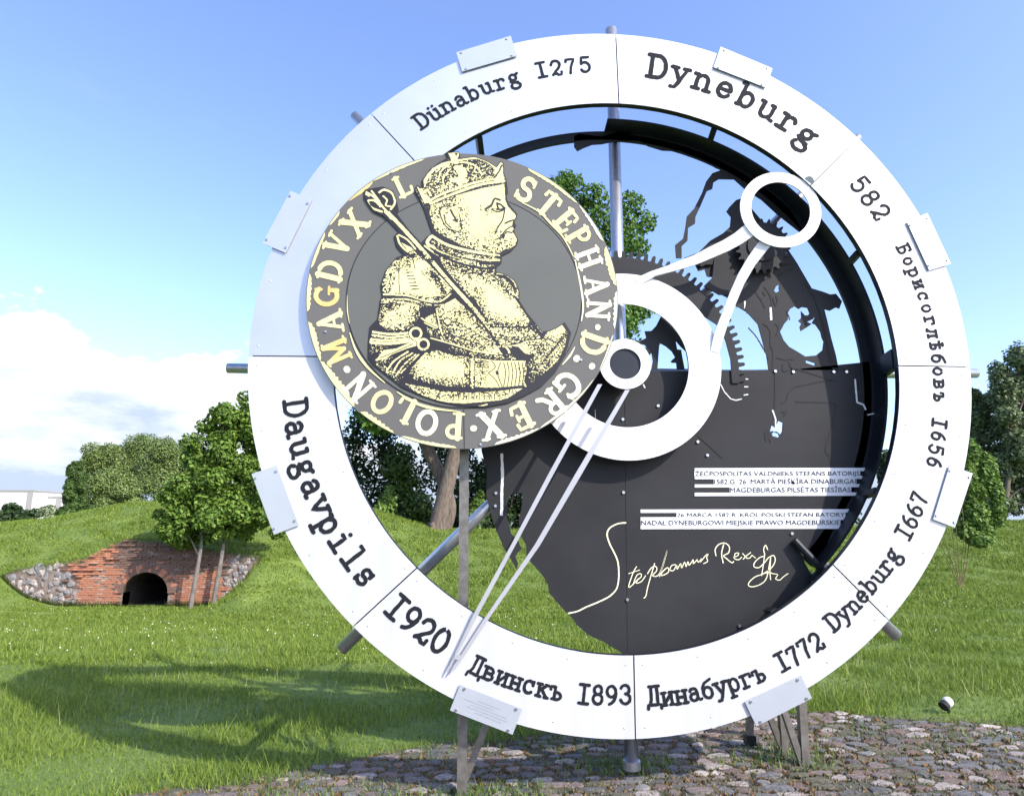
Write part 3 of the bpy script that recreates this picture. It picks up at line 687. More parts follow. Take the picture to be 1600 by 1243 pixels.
# square post and trestle legs
def legs():
    def bar(p0, p1, w, D, name='leg', foot=True, m=M_GALV):
        a, b = P(*p0, D), P(*p1, D); V, Fc = beam(a, b, w, w); o = mesh(name, V, Fc, m, mon); return o, b
    o, b = bar((726,640), (722,1252), .060, -.16, 'post')
    V, Fc = beam((b.x, b.y, b.z-.06), (b.x, b.y, b.z+.012), .16, .16); mesh('foot_plate', V, Fc, M_STEEL, mon)
    bar((762,1125), (727,1216), .040, -.2, 'brace')
    for p0, p1, D, w in (((1251,1080),(1258,1203),-.40,.050), ((1220,1085),(1226,1178),-.62,.050), ((1172,1100),(1171,1148),-.8,.045)):
        o, b = bar(p0, p1, w, D)
        V, Fc = beam((b.x, b.y, b.z-.06), (b.x, b.y, b.z+.004), .07, .07); mesh('foot_plate', V, Fc, M_FRAME, o)
    bar((1224,1108), (1255,1199), .040, -.402, 'brace'); bar((1201,1115), (1225,1175), .040, -.622, 'brace')
legs()
# plaques
def plaques():
    Q = [((713,82),(798,56),(808,87),(722,112)), ((1126,73),(1207,107),(1197,137),(1115,105)), ((454,298),(487,312),(446,395),(410,380)), ((1449,333),(1486,412),(1452,422),(1417,346)),
         ((393,740),(432,727),(467,820),(428,835)), ((1484,727),(1520,739),(1492,824),(1458,811)), ((719,1069),(816,1107),(801,1147),(703,1109)), ((1252,1055),(1269,1090),(1182,1134),(1164,1096))]
    labs = ['at top left over the first German name','at top right over the big town name','at upper left on the plain panel','at right beside the Cyrillic name','at lower left beside the Latvian name','at lower right beside the last year','at the bottom left with faint engraved lines','at the bottom right above the trestle legs']
    for q, lb in zip(Q, labs):
        pts = [P(*p, .015) for p in q]
        o = plate('plaque', [pts], .006, M_PLAQUE, mon); o['label'] = 'small white rectangular plaque with four screws '+lb
        c = sum(pts, Vector())/4
        for p in pts:
            s = p.lerp(c, .17); V, Fc = tube([s+Vector((0, .001, 0)), s+Vector((0, -.006, 0))], .0085, 8); mesh('screw', V, Fc, M_BOLT if lb != labs[0] else M_RIVET, o)
            V, Fc = tube([s+Vector((0, .006, 0)), s+Vector((0, .014, 0))], .006, 6, False); mesh('spacer', V, Fc, M_FRAME, o)
    # faint engraving on the bottom left plaque: lines too fine to read
    a, b, c, d = [P(*p, .0158) for p in Q[6]]
    bars = []
    R = random.Random(2)
    for k, (f0, f1) in enumerate(((.34,.70),(.12,.62),(.26,.80),(.22,.84),(.36,.74))):
        v = .30+.11*k; u = f0
        while u < f1:
            w = R.uniform(.012, .05); p = a.lerp(b, u).lerp(d.lerp(c, u), v); q = a.lerp(b, u+w).lerp(d.lerp(c, u+w), v); dn = (d-a)*.035
            bars.append(([p, q, q+dn, p+dn], [(0,1,2,3)])); u += w+.012
    V, Fc = join(bars); mesh('engraving', V, Fc, M_RIVET, mon, kind='stuff')
plaques()
# ---------------------------------------------------------------- strokes and letters
KZ = [0]
def A(cx, cy, rx, ry, a0, a1, n=None):            # arc, degrees, 0 = right, counter-clockwise
    n = n or max(4, int(abs(a1-a0)/18)); return [(cx+rx*math.cos((a0+(a1-a0)*i/n)*D2R), cy+ry*math.sin((a0+(a1-a0)*i/n)*D2R)) for i in range(n+1)]
def ribbon(pts, w, rough=.0, taper=0, R=random, caps=True, kz=None):     # 2D ribbon -> verts2d, faces
    q = [Vector(p).to_2d() for p in pts]; V = []; Fc = []
    if rough:
        q2 = [q[0]]
        for a, b in zip(q, q[1:]):
            n = max(1, int((b-a).length/(w*.8)))
            for i in range(1, n+1): q2.append(a.lerp(b, i/n))
        q = q2
    n = len(q)
    for i, p in enumerate(q):
        t = (q[min(i+1, n-1)]-q[max(i-1, 0)]); t = t.normalized() if t.length else Vector((1, 0)); nn = Vector((-t.y, t.x))
        f = 1-taper*abs(2*i/(n-1)-1) if taper else 1
        w1 = w/2*f*(1+R.uniform(-rough, rough)); w2 = w/2*f*(1+R.uniform(-rough, rough)); V += [p+nn*w1, p-nn*w2]
    for i in range(n-1): Fc.append((2*i, 2*i+1, 2*i+3, 2*i+2))
    if caps and not taper and (len(pts) < 8 or (q[0]-q[-1]).length > w*.5):
        for p in (q[0], q[-1]):
            k = len(V); m_ = 8
            o_ = (q[1]-q[0]) if p is q[0] else (q[-2]-q[-1]); o_ = o_.normalized() if o_.length else Vector((1, 0)); n_ = Vector((-o_.y, o_.x))
            for j in range(7): w_ = math.pi*j/6; V.append(p+(n_*math.cos(w_)-o_*math.sin(w_))*w/2*(1+R.uniform(-rough, rough)*.4))
            Fc.append(tuple(k+j for j in range(7)))
    return V, Fc
X = .66
def sf(x, y, l=.13): return [(x-l, y), (x+l, y)]
G = {  # typewriter letters: cell about .8 wide, cap height 1, x height X
 'D': [[(-.24,.02),(-.24,.98)], [(-.38,0),(.02,0)], [(-.38,1),(.02,1)], A(.0,.5,.34,.5,82,-82)],
 'I': [[(0,.03),(0,.97)], [(-.26,0),(.26,0)], [(-.26,1),(.26,1)]],
 'n': [[(-.22,.02),(-.22,X)], [(-.36,X),(-.22,X)], sf(-.22,0), A(.0,X-.24,.22,.24,160,0)+[(.22,.02)], sf(.24,0,.12)],
 'u': [[(-.22,X),(-.22,.2)]+A(-.02,.22,.2,.22,190,330), [(-.36,X),(-.22,X)], [(.22,X),(.22,.02),(.36,0)], [(.1,X),(.22,X)]],
 'a': [A(-.04,X-.18,.2,.18,160,0)+[(.18,.1),(.26,0),(.36,.02)], A(-.05,.19,.21,.19,75,350), [(-.02,.38),(.18,.38)]],
 'b': [[(-.22,0),(-.22,1)], [(-.36,1),(-.22,1)], A(.02,.33,.24,.33,150,-145), [(-.3,0),(-.2,0)]],
 'r': [[(-.12,.02),(-.12,X)], [(-.3,X),(-.12,X)], [(-.32,0),(.1,0)], A(.1,X-.2,.2,.2,165,40)+[(.27,X-.16)]],
 'g': [A(-.03,X-.2,.2,.2,0,360,14), [(-.16,.32),(-.26,.2),(-.12,.1),(.18,.08)], A(.0,-.14,.28,.2,65,-215), [(.14,X-.05),(.3,X+.02)]],
 'y': [[(-.26,X),(.02,.06)], [(-.38,X),(-.12,X)], [(.28,X),(-.02,-.05),(-.14,-.27),(-.3,-.27)], [(.14,X),(.38,X)]],
 'e': [[(-.22,.36),(.24,.36)], A(.0,.34,.26,.33,5,325)],
 'v': [[(-.27,X),(0,.02),(.27,X)], [(-.39,X),(-.14,X)], [(.14,X),(.39,X)]],
 'p': [[(-.22,X),(-.22,-.32)], [(-.36,X),(-.22,X)], sf(-.2,-.32,.16), A(.02,.33,.24,.33,150,-145)],
 'i': [[(0,.02),(0,X),(-.2,X)], [(-.28,0),(.28,0)], [(-.02,.94),(.0,.95)]],
 'l': [[(0,.02),(0,1),(-.2,1)], [(-.28,0),(.28,0)]],
 's': [A(0,X-.17,.2,.17,20,255)+A(0,.17,.22,.17,80,-160), [(.22,X),(.2,X-.18)], [(-.23,0),(-.23,.18)]],
 '0': [A(0,.5,.28,.5,100,450,18)],
 '1': [[(0,.03),(0,.97)], [(-.26,0),(.26,0)], [(-.26,1),(.26,1)]],
 '2': [A(0,.72,.26,.28,175,-40)+[(-.24,.06)], A(-.08,-.02,.2,.14,110,60)+[(.1,.02),(.28,.02),(.3,.2)]],
 '3': [A(0,.76,.24,.24,160,-80), A(0,.27,.28,.27,85,-165)],
 '5': [[(.24,1),(-.2,1),(-.22,.55)], A(0,.32,.28,.33,130,-150)],
 '6': [A(0,.3,.26,.3,0,360,14), A(.18,.34,.44,.66,176,98)],
 '7': [[(-.26,.82),(-.24,.98),(.26,.98),(.02,.4),(-.04,0)]],
 '8': [A(0,.76,.22,.24,0,360,14), A(0,.27,.27,.27,0,360,14)],
 '9': [A(0,.7,.26,.3,0,360,14), A(-.18,.66,.44,.66,-4,-82)],
 'Б': [[(-.22,0),(-.22,1)], [(-.36,1),(.26,1),(.26,.84)], [(-.36,0),(.0,0)], A(-.0,.29,.27,.29,90,-90)+[(-.1,0)], [(-.22,.58),(0,.58)]],
 'о': [A(0,X/2,.25,X/2,95,445,16)],
 'р': [[(-.22,X),(-.22,-.3)], [(-.36,X),(-.22,X)], sf(-.2,-.3,.15), A(.02,.33,.24,.33,150,-145)],
 'и': [[(-.22,0),(-.22,X)], [(.22,0),(.22,X)], [(-.2,.08),(.2,X-.08)], sf(-.22,0,.11), sf(.22,0,.11), sf(-.22,X,.11), sf(.22,X,.11)],
 'с': [A(0,X/2,.26,X/2,45,315), [(.22,X),(.21,X-.2)]],
 'г': [[(-.16,0),(-.16,X)], [(-.3,X),(.26,X),(.27,X-.18)], sf(-.14,0,.16)],
 'л': [[(-.1,X),(-.14,.2),(-.3,.02)], [(.22,0),(.22,X)], [(-.22,X),(.34,X)], sf(.22,0,.11), sf(-.26,0,.08)],
 'ѣ': [[(-.08,0),(-.08,.95)], [(-.34,.7),(.2,.7)], [(-.22,0),(.06,0)], A(.04,.2,.22,.2,90,-90), [(-.08,.4),(.04,.4)], sf(-.08,.95,.1)],
 'б': [A(0,.3,.26,.3,0,360,14), [(-.26,.3),(-.24,.62),(-.08,.84),(.28,.98)]],
 'в': [[(-.2,0),(-.2,X)], [(-.34,X),(.02,X)], [(-.34,0),(.04,0)], A(.02,X-.16,.18,.15,90,-90), A(.03,.18,.23,.17,90,-90), [(-.2,.35),(.02,.35)]],
 'ъ': [[(-.08,0),(-.08,X)], [(-.34,X-.16),(-.34,X),(-.08,X)], [(-.2,0),(.06,0)], A(.06,.19,.22,.19,90,-90), [(-.08,.38),(.06,.38)]],
 'Д': [[(-.12,1),(-.16,.3),(-.26,.04)], [(.2,.04),(.2,1)], [(-.24,1),(.32,1)], [(-.38,-.18),(-.36,.02),(.36,.02),(.38,-.18)]],
 'н': [[(-.22,0),(-.22,X)], [(.22,0),(.22,X)], [(-.2,X/2),(.2,X/2)], sf(-.22,0,.12), sf(.22,0,.12), sf(-.22,X,.12), sf(.22,X,.12)],
 'к': [[(-.2,0),(-.2,X)], sf(-.2,0,.13), sf(-.2,X,.13), [(-.18,X*.45),(.2,X-.02)], [(-.04,X*.55),(.26,.02)], sf(.26,0,.1), sf(.22,X,.08)],
 'а': [A(-.04,X-.18,.2,.18,160,0)+[(.18,.1),(.26,0),(.36,.02)], A(-.05,.19,.21,.19,75,350), [(-.02,.38),(.18,.38)]],
 'у': [[(-.26,X),(.02,.06)], [(-.38,X),(-.12,X)], [(.28,X),(-.02,-.05),(-.14,-.27),(-.3,-.27)], [(.14,X),(.38,X)]],
}
G['ü'] = G['u']+[[(-.14,.92),(-.12,.93)], [(.14,.92),(.16,.93)]]
PC = (.012, -.024)
def arc_text(s, p0, p1, cap, wt, up=1, parent=None, yc=.42, seed=1, m=None, slant=0):
    R = random.Random(seed); u0, u1 = toU(*p0), toU(*p1)
    r0, r1 = math.hypot(u0[0]-PC[0], u0[1]-PC[1]), math.hypot(u1[0]-PC[0], u1[1]-PC[1])
    a0, a1 = math.atan2(u0[0]-PC[0], u0[1]-PC[1]), math.atan2(u1[0]-PC[0], u1[1]-PC[1])
    if up > 0 and a1 < a0: a1 += 2*math.pi
    if up < 0 and a1 > a0: a1 -= 2*math.pi
    ppm = (P(p0[0]+10, p0[1], 0)-P(p0[0], p0[1], 0)).length/10; sc_ = cap*ppm
    V = []; Fc = []
    for i, ch in enumerate(s):
        if ch == ' ': continue
        f = i/(len(s)-1); a = a0+(a1-a0)*f; r = r0+(r1-r0)*f
        ox, oz = math.sin(a), math.cos(a)              # outward
        upv = Vector((ox, oz))*up; rt = Vector((upv.y, -upv.x))
        cw = sc_*(1+R.uniform(-.02, .02)); c = U(PC[0]+r*ox, PC[1]+r*oz, 0); jit = R.uniform(-.03, .03)
        for st in G[ch]:
            v, f_ = ribbon(st, wt, .14, 0, R)
            KZ[0] = (KZ[0]+1) % 12; k = len(V)
            for q in v:
                d = rt*(q.x*cw)+upv*((q.y-yc+jit)*cw); V.append((c.x+d.x, YR-.0022-KZ[0]*.00007, c.z+d.y))
            Fc += [tuple(k+j for j in g) for g in f_]
        mesh('letter', V, Fc, m or M_INK, parent); V = []; Fc = []
arc_text('Dünaburg 1275', (660,190), (914,103), 26, .175, 1, panels[7], seed=1)
arc_text('Dyneburg', (1027,108), (1261,212), 38, .175, 1, panels[0], seed=2)
arc_text('582', (1342,289), (1374,332), 29, .165, 1, panels[1], seed=3)
arc_text('Борисоглѣбовъ 1656', (1410,390), (1456,721), 19.5, .20, 1, panels[1], yc=.34, seed=4)
arc_text('Dyneburg 1667', (1303,972), (1438,779), 25, .175, -1, panels[3], seed=5)
arc_text('Динабургъ 1772', (1022,1089), (1276,1004), 27, .18, -1, panels[3], seed=6)
arc_text('Двинскъ 1893', (745,1041), (977,1087), 27, .18, -1, panels[4], seed=7)
arc_text('Daugavpils', (459,638), (571,899), 35, .18, -1, panels[5], seed=8)
arc_text('1920', (619,950), (687,1003), 36, .18, -1, panels[4], seed=9)
# ---------------------------------------------------------------- rings, arms, clock hand
def annulus(name, px, py, r0, r1, d, th, m, parent, n=72):
    c = P(px, py, d)
    lo = [c+Vector((r1*math.cos(2*math.pi*k/n), 0, r1*math.sin(2*math.pi*k/n))) for k in range(n)]
    li = [c+Vector((r0*math.cos(2*math.pi*k/n), 0, r0*math.sin(2*math.pi*k/n))) for k in range(n)]
    V = []; Fc = []
    for k in range(n): V += [lo[k], li[k], lo[k]+Vector((0, th, 0)), li[k]+Vector((0, th, 0))]
    for k in range(n):
        j = (k+1) % n; a, b = 4*k, 4*j
        Fc += [(a, a+1, b+1, b), (a+2, b+2, b+3, a+3), (a, b, b+2, a+2), (a+1, a+3, b+3, b+1)]
    o = mesh(name, V, Fc, m, parent); bm = bmesh.new(); bm.from_mesh(o.data); bmesh.ops.recalc_face_normals(bm, faces=bm.faces); bm.to_mesh(o.data); bm.free(); return o
def mpp(px, py, d): return (P(px+20, py, d)-P(px-20, py, d)).length/40
kb = mpp(977, 569, -.17); k1 = mpp(977, 568, -.10)
big = annulus('large_ring', 977.5, 569, 99*kb, 149.5*kb, -.17, .012, M_WHITE, mon, 120)
sm_ = annulus('small_ring', 1220, 327, 46*mpp(1220,327,-.012), 63*mpp(1220,327,-.012), -.012, .010, M_WHITE, mon, 80)
hub_ = annulus('hub_ring', 977, 568, 25*k1*.98, 41*k1*.98, -.10, .012, M_WHITE, mon, 64)
c = P(977,568,-.113); V, Fc = tube([c, c+Vector((0, .18, 0))], .120, 40); mesh('hub_axle', V, Fc, M_FRAME, mon)
hub_bits = []
def arms():
    def strip(up_e, lo_e, d, name):
        n = len(up_e)-1; dd = [d[0]+(d[1]-d[0])*i/n for i in range(n+1)]; a = [P(*p, q) for p, q in zip(up_e, dd)]; b = [P(*p, q) for p, q in zip(lo_e, dd)]
        return plate(name, [a+list(reversed(b))], .012, M_WHITE, mon)
    strip([(990,436),(1016,424),(1045,414),(1083,399),(1110,385),(1130,375),(1148,364),(1168,348)], [(1000,445),(1024,431),(1050,424),(1088,413),(1117,401),(1140,391),(1160,380),(1180,366)], (-.168, -.016), 'curved_arm')
    strip([(1110,548),(1117,518),(1128,490),(1141,456),(1154,427),(1168,403),(1184,380),(1195,368)], [(1124,552),(1130,530),(1137,508),(1150,474),(1163,443),(1180,414),(1198,391),(1210,378)], (-.167, -.016), 'curved_arm')
    # knob where the small ring touches the big ring's inner rim
    V, Fc = tube([P(1263,284,-.001), P(1263,284,-.0055)], .038, 20); mesh('panel_tab', V, Fc, M_PANEL, mon)
arms()
def clock_hand():
    # two long prongs joined near the tip, ending in two points
    d = .03
    L = [(934,600),(857,740),(800,848),(740.5,958),(709.6,1024),(698,1048),(698.6,1052),(703,1043),(713,1025),(745.5,963),(806,850),(865,740),(941,600)]
    o = plate('clock_hand', [[P(*p, d) for p in L]], .008, M_HAND, mon); o['label'] = 'left prong of the long pointed clock hand'
    Rr = [(977,609),(899,740),(836,850),(756,967),(717,1028),(709,1039),(702,1053.5),(711.6,1044.5),(722.6,1029),(762.5,968),(844,851),(908,742),(984,609)]
    o = plate('clock_hand', [[P(*p, d) for p in Rr]], .008, M_HAND, mon); o['label'] = 'right prong of the long pointed clock hand'
    plate('hand_bridge', [[P(*p, d+.002) for p in ((711,1021),(720,1023),(718,1031),(709,1029))]], .010, M_HAND, mon)
clock_hand()
# ---------------------------------------------------------------- back plates
DB = -.30
def back():
    Z6 = lambda x, y: (880+x/2.96, 180+y/2.96)
    Z8 = lambda x, y: (1100+x/3.27, 360+y/3.27)
    Z7 = lambda x, y: (840+x/3.885, 420+y/3.885)
    ZL = lambda x, y: (740+x/3.2, 680+y/3.2)
    pl = lambda name, loops, d=DB, th=.008, m=M_PLATE: plate(name, [[P(*p, d) for p in l] for l in loops], th, m, mon)
    def cpx(a, r=.772):          # px of a point on the drum circle at the plate's depth
        p = U(C_D[0]+r*math.sin(a*D2R), C_D[1]+r*math.cos(a*D2R), DB); q = RC @ np.array([p.x, p.y, p.z-EYE]); return (800+F*q[0]/-q[2], 621.5-F*q[1]/-q[2])
    # river piece
    river = [(897,213),(904,209),(920,211),(940,213),(955,209),(975,204),(992,203)]+[cpx(a) for a in range(6, 50, 3)]+[(1262,372),(1215,335),(1190,312),(1165,296),(1147,280),Z6(720,295),Z6(695,310),Z6(690,340),Z6(665,350),Z6(635,420),Z6(612,470),Z6(610,500),Z6(578,520),Z6(575,580),Z6(548,605),Z6(548,660),Z6(522,660),Z6(518,600),Z6(555,570),Z6(565,520),Z6(572,468),Z6(605,432),Z6(642,360),Z6(662,305),Z6(690,268),Z6(740,250)]
    river += [(1120,263),(1110,257),(1092,247),(1075,244),(1065,236),(1035,235),(1012,228),(1000,220),(975,220),(955,222),(940,225),(925,226),(912,231),(902,236),(897,229)]
    pl('river_plate', [river])
    # big toothed wheel, arc from the top round to the right
    gc = (965, 592); teeth = []
    a = -6.0
    while a < 92:
        for da, r in ((0, 190), (.7, 191), (1.0, 199), (1.9, 201), (2.5, 199), (2.8, 191), (3.45, 190)):
            w = (a+da)*D2R; teeth.append((gc[0]+r*math.sin(w), gc[1]-r*math.cos(w)))
        a += 3.5
    inner = [(gc[0]+r*math.sin(w*D2R), gc[1]-r*math.cos(w*D2R)) for w, r in [(92,179),(80,179),(70,179),(62,178),(55,168),(50,160),(46,168),(42,158),(36,160),(30,152),(22,158),(14,150),(6,160),(-6,160)]]
    pl('gear_wheel', [teeth+inner], DB+.012)
    # upper clockwork plate with holes
    up = [Z6(800,392),Z6(768,425),Z6(755,445),Z6(776,470),Z6(772,515),Z6(740,545),Z6(680,580),Z6(620,640),Z6(560,675),Z6(590,700),Z6(610,690),Z6(625,720),Z6(655,712),Z6(665,745),Z6(690,748),Z6(700,790),Z6(720,800),Z6(735,830),Z6(765,845),Z6(800,880),Z6(850,910),Z6(900,965),Z6(915,1020),Z6(940,1110),Z6(950,1178)]
    up += [Z6(1275,1178),Z6(1262,1110),Z6(1240,1030),Z6(1222,950),Z6(1208,896),Z6(1235,903),Z6(1262,888),Z6(1278,893),Z6(1290,860),Z6(1262,825),Z6(1235,828),Z6(1200,815),Z6(1150,800),Z6(1115,740),Z6(1080,680),Z6(1040,620),Z6(1030,560),Z6(960,540),Z6(930,500),Z6(870,430),Z6(840,380)]
    hole = [Z6(*p) for p in [(1050,895),(1072,883),(1090,895),(1105,886),(1130,890),(1140,915),(1122,938),(1165,935),(1150,960),(1168,968),(1190,1000),(1197,1030),(1205,1045),(1200,1085),(1170,1110),(1120,1115),(1080,1090),(1045,1070),(1020,1040),(1003,1000),(1012,985),(1022,965),(1040,945),(1036,920)]]
    h2 = [Z6(*p) for p in [(975,812),(985,790),(998,782),(997,800),(1000,812),(985,820)]]
    h3 = [Z6(*p) for p in [(1123,1132),(1165,1146),(1163,1158),(1122,1144)]]
    h4 = [Z6(*p) for p in [(1018,650),(1032,628),(1042,652)]]
    pl('clockwork_plate', [up, hole, h2, h3, h4])
    # jagged scrap crossing the hole
    pl('clockwork_scrap', [[Z6(*p) for p in [(1100,905),(1118,925),(1140,925),(1160,940),(1128,955),(1150,965),(1120,985),(1100,998),(1094,980),(1102,962),(1088,950),(1102,935)]]], DB-.002)
    # small pinion
    pc = Z6(925,605); pts = []
    for k in range(22):
        for da, r in ((0, 37), (.35, 43), (.65, 43), (1, 37)):
            w = (k+da*.6)/22*2*math.pi; pts.append((pc[0]+r*math.cos(w), pc[1]+r*math.sin(w)))
    pl('small_pinion', [pts], DB+.05); annulus('small_pinion_boss', pc[0], pc[1], .04, .115, DB+.06, .01, M_PLATE, mon)
    # pawl and scraps around the toothed mesh
    pl('pawl', [[Z6(*p) for p in [(560,660),(610,640),(650,625),(700,605),(740,600),(745,640),(700,650),(690,690),(660,690),(640,700),(610,690)]]], DB+.02)
    pl('pawl', [[Z6(*p) for p in [(700,650),(760,620),(770,700),(765,830),(720,830),(650,790),(690,750)]]], DB+.02)
    # figure seen inside the large ring
    fig = [(600,450),(640,428),(660,418),(650,378),(690,376),(720,345),(755,275),(830,330),(880,380),(912,470),(920,560),(920,612),(690,612),(700,560),(690,500),(650,460)]
    f1 = [(740,447),(780,470),(815,500),(835,535),(808,560),(815,568),(842,570),(845,606),(728,604)]
    f2 = [(838,435),(868,470),(900,500),(912,560),(914,606),(893,606),(880,540),(872,490),(848,488)]
    pl('figure_plate', [[Z7(*p) for p in fig], [Z7(*p) for p in f1], [Z7(*p) for p in f2]], DB+.004)
    # lower disc in two sheets with a vertical joint
    left = [(975,580),(900,581),(860,600),(800,640),(752,690),ZL(40,80),ZL(66,180),ZL(64,310),ZL(90,400),ZL(115,480),ZL(150,560),ZL(200,640),ZL(215,672),ZL(222,640),ZL(208,600),ZL(240,565),ZL(220,520),ZL(188,490),ZL(165,400),ZL(175,310),ZL(200,285),ZL(245,290),ZL(242,350),ZL(225,430),ZL(240,510),ZL(262,545),ZL(265,610),ZL(320,670),ZL(352,710),ZL(372,745),ZL(380,790),ZL(405,820),ZL(450,870),ZL(490,910),ZL(520,950),ZL(560,985),ZL(600,1010),ZL(650,1030),ZL(700,1062),ZL(745,1085),(980,1035)]
    pl('lower_plate', [left])
    right = [(975.6,580),(1345,577.5)]
    right[1:] = [(1110,579),(1230,578)]+[cpx(a, .772+.05*min(1, max(0, (a-128)/14))) for a in np.arange(88, 179, 4)]+[(980.6,1035)]
    notch = [(1252,864),(1258,880),(1270,900),(1280,893),(1274,876),(1262,868)]
    keyhole = [(1206,664),(1212,668),(1216,657),(1223,660),(1222,674),(1216,683),(1208,681),(1203,674)]
    pl('lower_plate', [right, notch, keyhole])
    pl('keyhole_blob', [[(1196,674),(1201,669),(1203,673),(1206,681),(1204,692),(1201,685),(1197,690),(1194,682)]], DB+.0025, .002, M_SLOT)  # black blob left of the keyhole
    # bolts holding the sheets
    for x, y in [(974,769),(980,936),(1105,711),(1237,833),(1155,977),(1243,845),(960,367+0),(1090,690),(1028,634),(973,655),(775,770),(774,790),(1211,580),(1160,580),(1239,581),(1302,581),(1322,581)]:
        if y < 500: continue
        p = P(x, y, DB); V, Fc = tube([p, p+Vector((0, -.010, 0))], .011, 6); mesh('bolt', V, Fc, M_BOLT, mon)
    # brackets at the lower right
    V, Fc = tube([P(1241,843,DB+.03), P(1287,892,DB+.06)], .026, 10); mesh('bracket_rod', V, Fc, M_FRAME, mon)
    pl('bracket', [[(1268,900),(1285,884),(1303,896),(1290,912),(1262,905)]], DB+.05, .03, M_FRAME)
    # thin cuts in the plates (black) and pale ribbons painting the light through others
    cuts = [[(1169,512),(1183,528),(1201,560)],[(1192,455),(1196,462)],[(1180,455),(1190,470),(1196,482)],[(1194,448),(1205,465),(1206,492)],[(1192,505),(1203,515),(1204,540),(1208,550),(1207,580)],
            [(1255,441),(1264,450),(1274,470),(1284,500),(1292,535),(1298,568)],[(1236,413),(1215,415),(1200,425),(1190,440)],[(1217,430),(1240,418)],[(1208,465),(1212,478),(1215,470),(1213,462)],
            [(1207,580),(1211,585),(1211,630),(1209,645)],[(1213,558),(1228,562),(1232,560),(1240,562)],[(1233,565),(1238,580)],[(1245,576),(1290,590)],[(1244,604),(1290,594),(1306,595)],[(1243,627),(1300,629),(1306,634)],
            [(1306,634),(1304,650),(1300,665),(1296,680),(1290,703),(1300,716)],[(1296,719),(1300,722)],[(1222,630),(1228,626),(1233,612)],[(1230,640),(1225,650)],[(1237,610),(1242,604)],[(1222,642),(1228,646)],[(1298,690),(1303,685)],
            [(1090,680),(1105,693),(1130,716)],[(1224,568),(1224,580),(1240,575)],[(1170,470),(1165,480),(1168,490)],[(1146,470),(1152,480)],[(1229,485),(1234,500)],[(1211,505),(1217,512),(1213,525)],[(1184,441),(1205,433)],[(1300,575),(1320,577)]]
    for cpts in cuts:
        V = []; Fc = []
        v, f = ribbon([Vector((*p, 0)) for p in smooth_pts([(p[0], p[1], 0) for p in cpts], 3)], 2.3, .25, 0, random, False); k = len(V); KZ[0] = (KZ[0]+1) % 12
        V += [P(q.x, q.y, DB+.0022+KZ[0]*.00005) for q in v]; Fc += [tuple(i+k for i in g) for g in f]
        mesh('cut_line', V, Fc, M_SLOT, mon)
    cuts = [([(1126,600),(1132,612),(1142,623),(1150,625),(1159,623)],1.6),([(1163,592),(1169,592)],1.8),([(1163,604),(1169,604)],1.8),([(1162,617),(1169,616)],1.8),([(1207,640),(1212,655),(1212,672)],2.2),([(1336,592),(1339,628),(1349,632),(1353,640)],2.6),([(784,708),(785,740),(784,775),(784,805)],4.5),
            ([(1204,480),(1205,500)],3.5),([(1164,470),(1164,482)],2.4),([(1355,648),(1370,645),(1382,650)],1.8),([(1005,600),(1008,606)],2),([(930,640),(932,690)],.8)]
    for cpts, w in cuts:
        V = []; Fc = []
        v, f = ribbon([Vector((*p, 0)) for p in cpts], w, .2, 0, random, False); k = len(V); KZ[0] = (KZ[0]+1) % 12
        V += [P(q.x, q.y, DB+.0022+KZ[0]*.00005) for q in v]; Fc += [tuple(i+k for i in g) for g in f]
        mesh('cut_light', V, Fc, M_SLOTLIGHT, mon)
    # inscription strips
    def row(x0, x1, y0, y1, d=.004, m=M_WHITE, name='inscription_bar'):
        return plate(name, [[P(x0, y0, DB+d), P(x1, y0-.6, DB+d), P(x1, y1-.6, DB+d), P(x0, y1, DB+d)]], .003, m, mon)
    def text(s, x0, x1, y0, y1):
        cu = bpy.data.curves.new('inscription', 'FONT'); cu.body = s; cu.resolution_u = 3; o = bpy.data.objects.new('tmp', cu); sc.collection.objects.link(o)
        bpy.context.view_layer.update(); me = bpy.data.meshes.new_from_object(o.evaluated_get(bpy.context.evaluated_depsgraph_get())); bpy.data.objects.remove(o)
        xs = [v.co.x for v in me.vertices]; ys = [v.co.y for v in me.vertices]; a, b = min(xs), max(xs); hb = .0; ht = .72
        for v in me.vertices:
            fx = (v.co.x-a)/(b-a); fy = (v.co.y-hb)/(ht-hb); px = x0+fx*(x1-x0); py = y1-.3-(y1-y0)*fy-.6*fx; v.co = P(px, py, DB+.0062)
        me.materials.clear(); me.materials.append(M_INK); link('inscription', me, mon, 'stuff')
    B1 = [(731,736.2),(743.6,748.2),(756.4,761.2),(769.4,774.6)]; ends = (1368,1363,1359,1353)
    for (a, b), e in zip(B1, ends): row(1085.5, e, a, b)
    for (y0, y1), x0, x1, s in (((736.2,743.6),1086,1343,'ŽEČPOSPOLITAS VALDNIEKS STEFANS BATORIJS'),((748.2,756.4),1116,1337,'1582.G. 26. MARTĀ PIEŠĶĪRA DINABURGAI'),((761.2,769.4),1141,1329,'MAGDEBURGAS PILSĒTAS TIESĪBAS')):
        row(x0-1, x1+1, y0, y1, .0036, name='inscription_strip'); text(s, x0, x1, y0+.3, y1-.3)
    B2 = [(795.6,800.8),(807.6,812.4),(820.6,826.2)]
    for (a, b), e in zip(B2, (1343,1336,1331)): row(1001, e, a, b)
    for (y0, y1), x0, x1, s in (((800.8,807.6),1058,1320,'26 MARCA 1582 R. KRÓL POLSKI STEFAN BATORY'),((812.4,820.6),1002,1312,'NADAŁ DYNEBURGOWI MIEJSKIE PRAWO MAGDEBURSKIE')):
        row(x0-1, x1+1, y0, y1, .0036, name='inscription_strip'); text(s, x0, x1, y0+.3, y1-.3)
